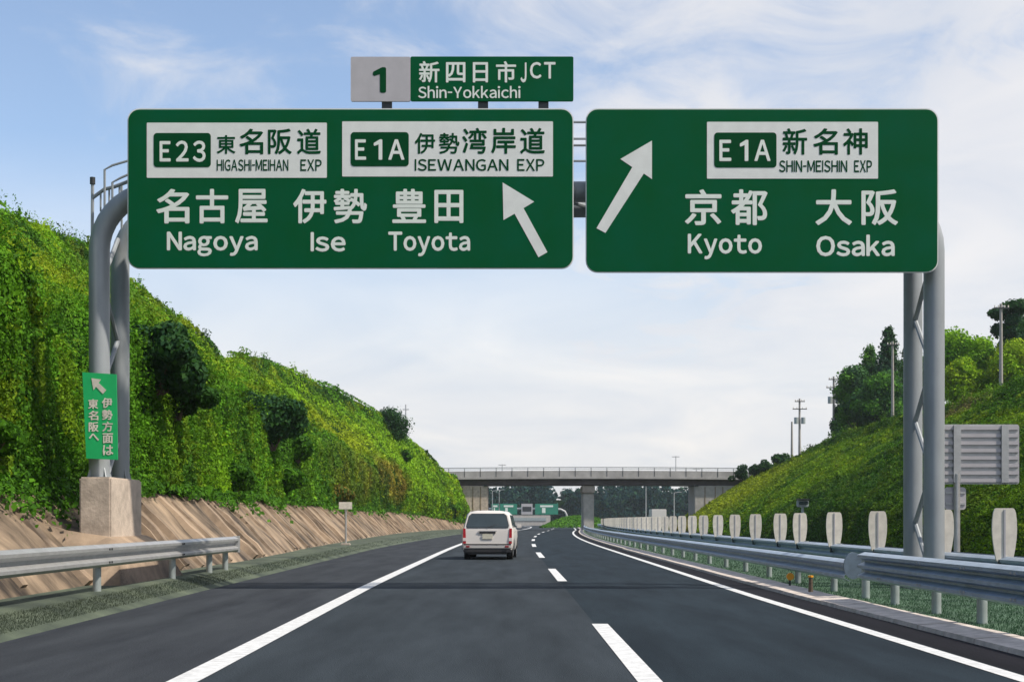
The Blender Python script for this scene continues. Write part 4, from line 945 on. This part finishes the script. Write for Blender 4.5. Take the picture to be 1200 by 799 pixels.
# ------------------------------------------------------------------ the white car
def make_car():
    t = thing('car', (0, 0, 0), 'white compact van seen from behind in the left lane', 'car')
    # rings: half-section points (w, z) per station; the tail leans by height
    base = [(.60, .24), (.78, .28), (.835, .45), (.84, .72), (.83, .93), (.80, 1.0), (.755, 1.2), (.695, 1.44), (.60, 1.535), (.38, 1.57), (0, 1.58)]
    tail = [-.02, -.05, -.06, -.02, .0, .02, .10, .20, .27, .31, .32]
    def ring(y, f, ty):
        pts = []
        for i, (w2, z) in enumerate(base):
            ww, zz2 = f(w2, z); pts.append((ww, y + (tail[i] if ty else 0), zz2))
        return pts
    ident = lambda w2, z: (w2, z)
    inset = lambda w2, z: (w2 * .95, z if z < 1.4 else z - .03)
    hood = lambda w2, z: (w2 * (1 if z < 1.05 else .95), z if z < .95 else .95 + (z - .95) * .12)
    nose = lambda w2, z: (w2 * .93, z if z < .8 else .8 + (z - .8) * .1)
    front = lambda w2, z: (w2 * .8, .3 + (z - .3) * .35)
    st = [(0, inset, 1), (.10, ident, 1), (.9, ident, 0), (2.2, ident, 0), (2.75, lambda a, b: (a, b - (.05 if b > 1.5 else 0)), 0), (3.35, hood, 0), (4.0, nose, 0), (4.15, front, 0)]
    V = []; k = len(base)
    for y, f, ty in st:
        r_ = ring(y, f, ty); V += r_ + [(-a, b, c) for a, b, c in r_[-2::-1]]
    m = 2 * k - 1; Fc = []
    for i in range(len(st) - 1):
        for j in range(m - 1): Fc.append((i * m + j, (i + 1) * m + j, (i + 1) * m + j + 1, i * m + j + 1))
        Fc.append((i * m + m - 1, (i + 1) * m + m - 1, (i + 1) * m, i * m))
    for j in range(k - 1):   # close the tail by quads across
        a, b = j, j + 1; c, d_ = m - 1 - j - 1, m - 1 - j
        if b != c: Fc.append((a, b, c, d_)); q = (len(st) - 1) * m; Fc.append((q + d_, q + c, q + b, q + a))
        else: Fc.append((a, b, d_))
    g = G(); g.add(V, Fc); o = g.make('body', M['car'], t); o.data.shade_smooth(); o.data.set_sharp_from_angle(angle=R(35))
    def rear(poly, off_, m, name, th=.02, par=t):
        """panel lying on the tail; poly in (x, z)"""
        zs = [p[1] for p in base]; fy = lambda z: float(np.interp(z, zs, tail)) - off_
        n2 = len(poly); V = [(x, fy(z), z) for x, z in poly] + [(x, fy(z) + th, z) for x, z in poly]
        g = G(); g.add(V, [tuple(range(n2)), tuple(range(2 * n2 - 1, n2 - 1, -1))] + [(i, i + n2, (i + 1) % n2 + n2, (i + 1) % n2) for i in range(n2)]); return g.make(name, m, par)
    win = [(-.66, 1.03), (.66, 1.03), (.68, 1.10), (.60, 1.40), (.52, 1.465), (-.52, 1.465), (-.60, 1.40), (-.68, 1.10)]
    rear([(x * 1.03, 1.245 + (z - 1.245) * 1.07) for x, z in win], .012, M['black'], 'window_seal')
    rw = rear(win, .03, M['glass'], 'rear_window', .015)
    g = G(); g.tube([(0, .0, 1.03), (.34, .05, 1.13)], .012, 5); g.make('wiper', M['black'], rw)
    for sx in (-1, 1):
        rear([(sx * .70, .52), (sx * .80, .52), (sx * .80, 1.0), (sx * .72, 1.0)], .03, M['red'], 'tail_lamp', .06)
        rear([(sx * .70, .60), (sx * .80, .60), (sx * .80, .70), (sx * .70, .70)], .04, M['clear'], 'reversing_lamp', .03)
        rear([(sx * .70, .40), (sx * .58, .40), (sx * .58, .44), (sx * .70, .44)], .085, M['red'], 'reflector', .03)
    rear([(-.26, .84), (.26, .84), (.26, .90), (-.26, .90)], .03, M['black'], 'number_plate_recess', .03)
    g = G(); g.bevbox(-.17, .17, -.06, -.035, .66, .82, .006); g.make('number_plate', M['yellow'], t)
    rear([(-.30, .905), (.30, .905), (.30, .925), (-.30, .925)], .045, M['rim'], 'handle', .03)
    g = G(); g.bevbox(-.80, .80, -.11, .12, .355, .50, .03); g.make('bumper', M['car'], t)
    g = G(); g.bevbox(-.79, .79, -.095, .12, .22, .352, .03); g.make('lower_bumper', M['black'], t)
    g = G(); g.box(-.77, .77, -.12, -.10, .475, .51); g.make('bumper_trim', M['black'], t)
    g = G(); g.box(-.62, .62, -.02, 3.9, .17, .26); g.make('underbody', M['black'], t)
    for sx in (-1, 1):
        for wy in (.68, 3.25):
            g = G(); n4 = 20; g.tube([(sx * .60, wy, .30), (sx * .80, wy, .30)], .30, n4); wl = g.make('tyre', M['rubber'], t, smooth=True)
            g = G(); g.tube([(sx * .78, wy, .30), (sx * .812, wy, .30)], .19, n4); g.make('rim', M['rim'], wl)
            g = G(); ar = [(wy + .36 * math.cos(a), .31 + .36 * math.sin(a)) for a in np.linspace(0, math.pi, 12)]
            g.add([(sx * .845, y, z) for y, z in ar] + [(sx * .62, y, z) for y, z in ar], [tuple(range(12))]); g.make('wheel_arch', M['black'], t)
        for (ya, yb) in ((.42, 1.25), (1.32, 2.1), (2.17, 2.85)):
            zt = 1.43; g = G(); xo = lambda z: float(np.interp(z, [p[1] for p in base], [p[0] for p in base])) + .004
            pl = [(ya + (.1 if ya < .5 else 0), 1.03), (yb + (.25 if yb > 2.8 else 0), 1.03), (yb - (.05 if yb > 2.8 else 0), zt), (ya + (.16 if ya < .5 else 0), zt)]
            g.add([(sx * xo(z), y, z) for y, z in pl] + [(sx * (xo(z) - .02), y, z) for y, z in pl], [(0, 1, 2, 3), (0, 4, 5, 1), (1, 5, 6, 2), (2, 6, 7, 3), (3, 7, 4, 0)]); g.make('side_window', M['glass'], t)
        g = G(); g.bevbox(min(sx * .84, sx * 1.0), max(sx * .84, sx * 1.0), 2.7, 2.82, 1.0, 1.13, .02); g.make('mirror', M['car'], t)
        g = G(); g.bevbox(min(sx * .84, sx * .86), max(sx * .84, sx * .86), 1.3, 1.46, .88, .92, .005); g.make('door_handle', M['car'], t)
    g = G(); g.tube([(.3, 1.9, 1.56), (.3, 1.6, 1.85)], .008, 5); g.make('antenna', M['black'], t)
    g = G(); g.add([(-.62, 2.95, 1.42), (.62, 2.95, 1.42), (.70, 3.32, 1.03), (-.70, 3.32, 1.03)], [(0, 1, 2, 3)]); g.make('windscreen', M['glass'], t)
    return t
car = make_car(); car.location = (-.80, 46.6, .004); car.rotation_euler.z = R(-2.6); car.scale = (1.0, 1, 1.02)
# ------------------------------------------------------------------ the air
hm = bpy.data.materials.new('haze_air'); hm.use_nodes = True; hn = hm.node_tree; hn.nodes.remove(hn.nodes['Principled BSDF'])
pv = hn.nodes.new('ShaderNodeVolumePrincipled'); pv.inputs['Color'].default_value = (.80, .92, 1, 1); pv.inputs['Density'].default_value = .0002; pv.inputs['Anisotropy'].default_value = .3
hn.links.new(pv.outputs[0], hn.nodes['Material Output'].inputs['Volume'])
g = G(); g.box(-3050, 3050, -350, 5050, -1.2, 26); hz = g.make('haze', hm); setp(hz, kind='stuff')
print('TRIS', sum(len(o.data.polygons) for o in bpy.data.objects if o.type == 'MESH'))
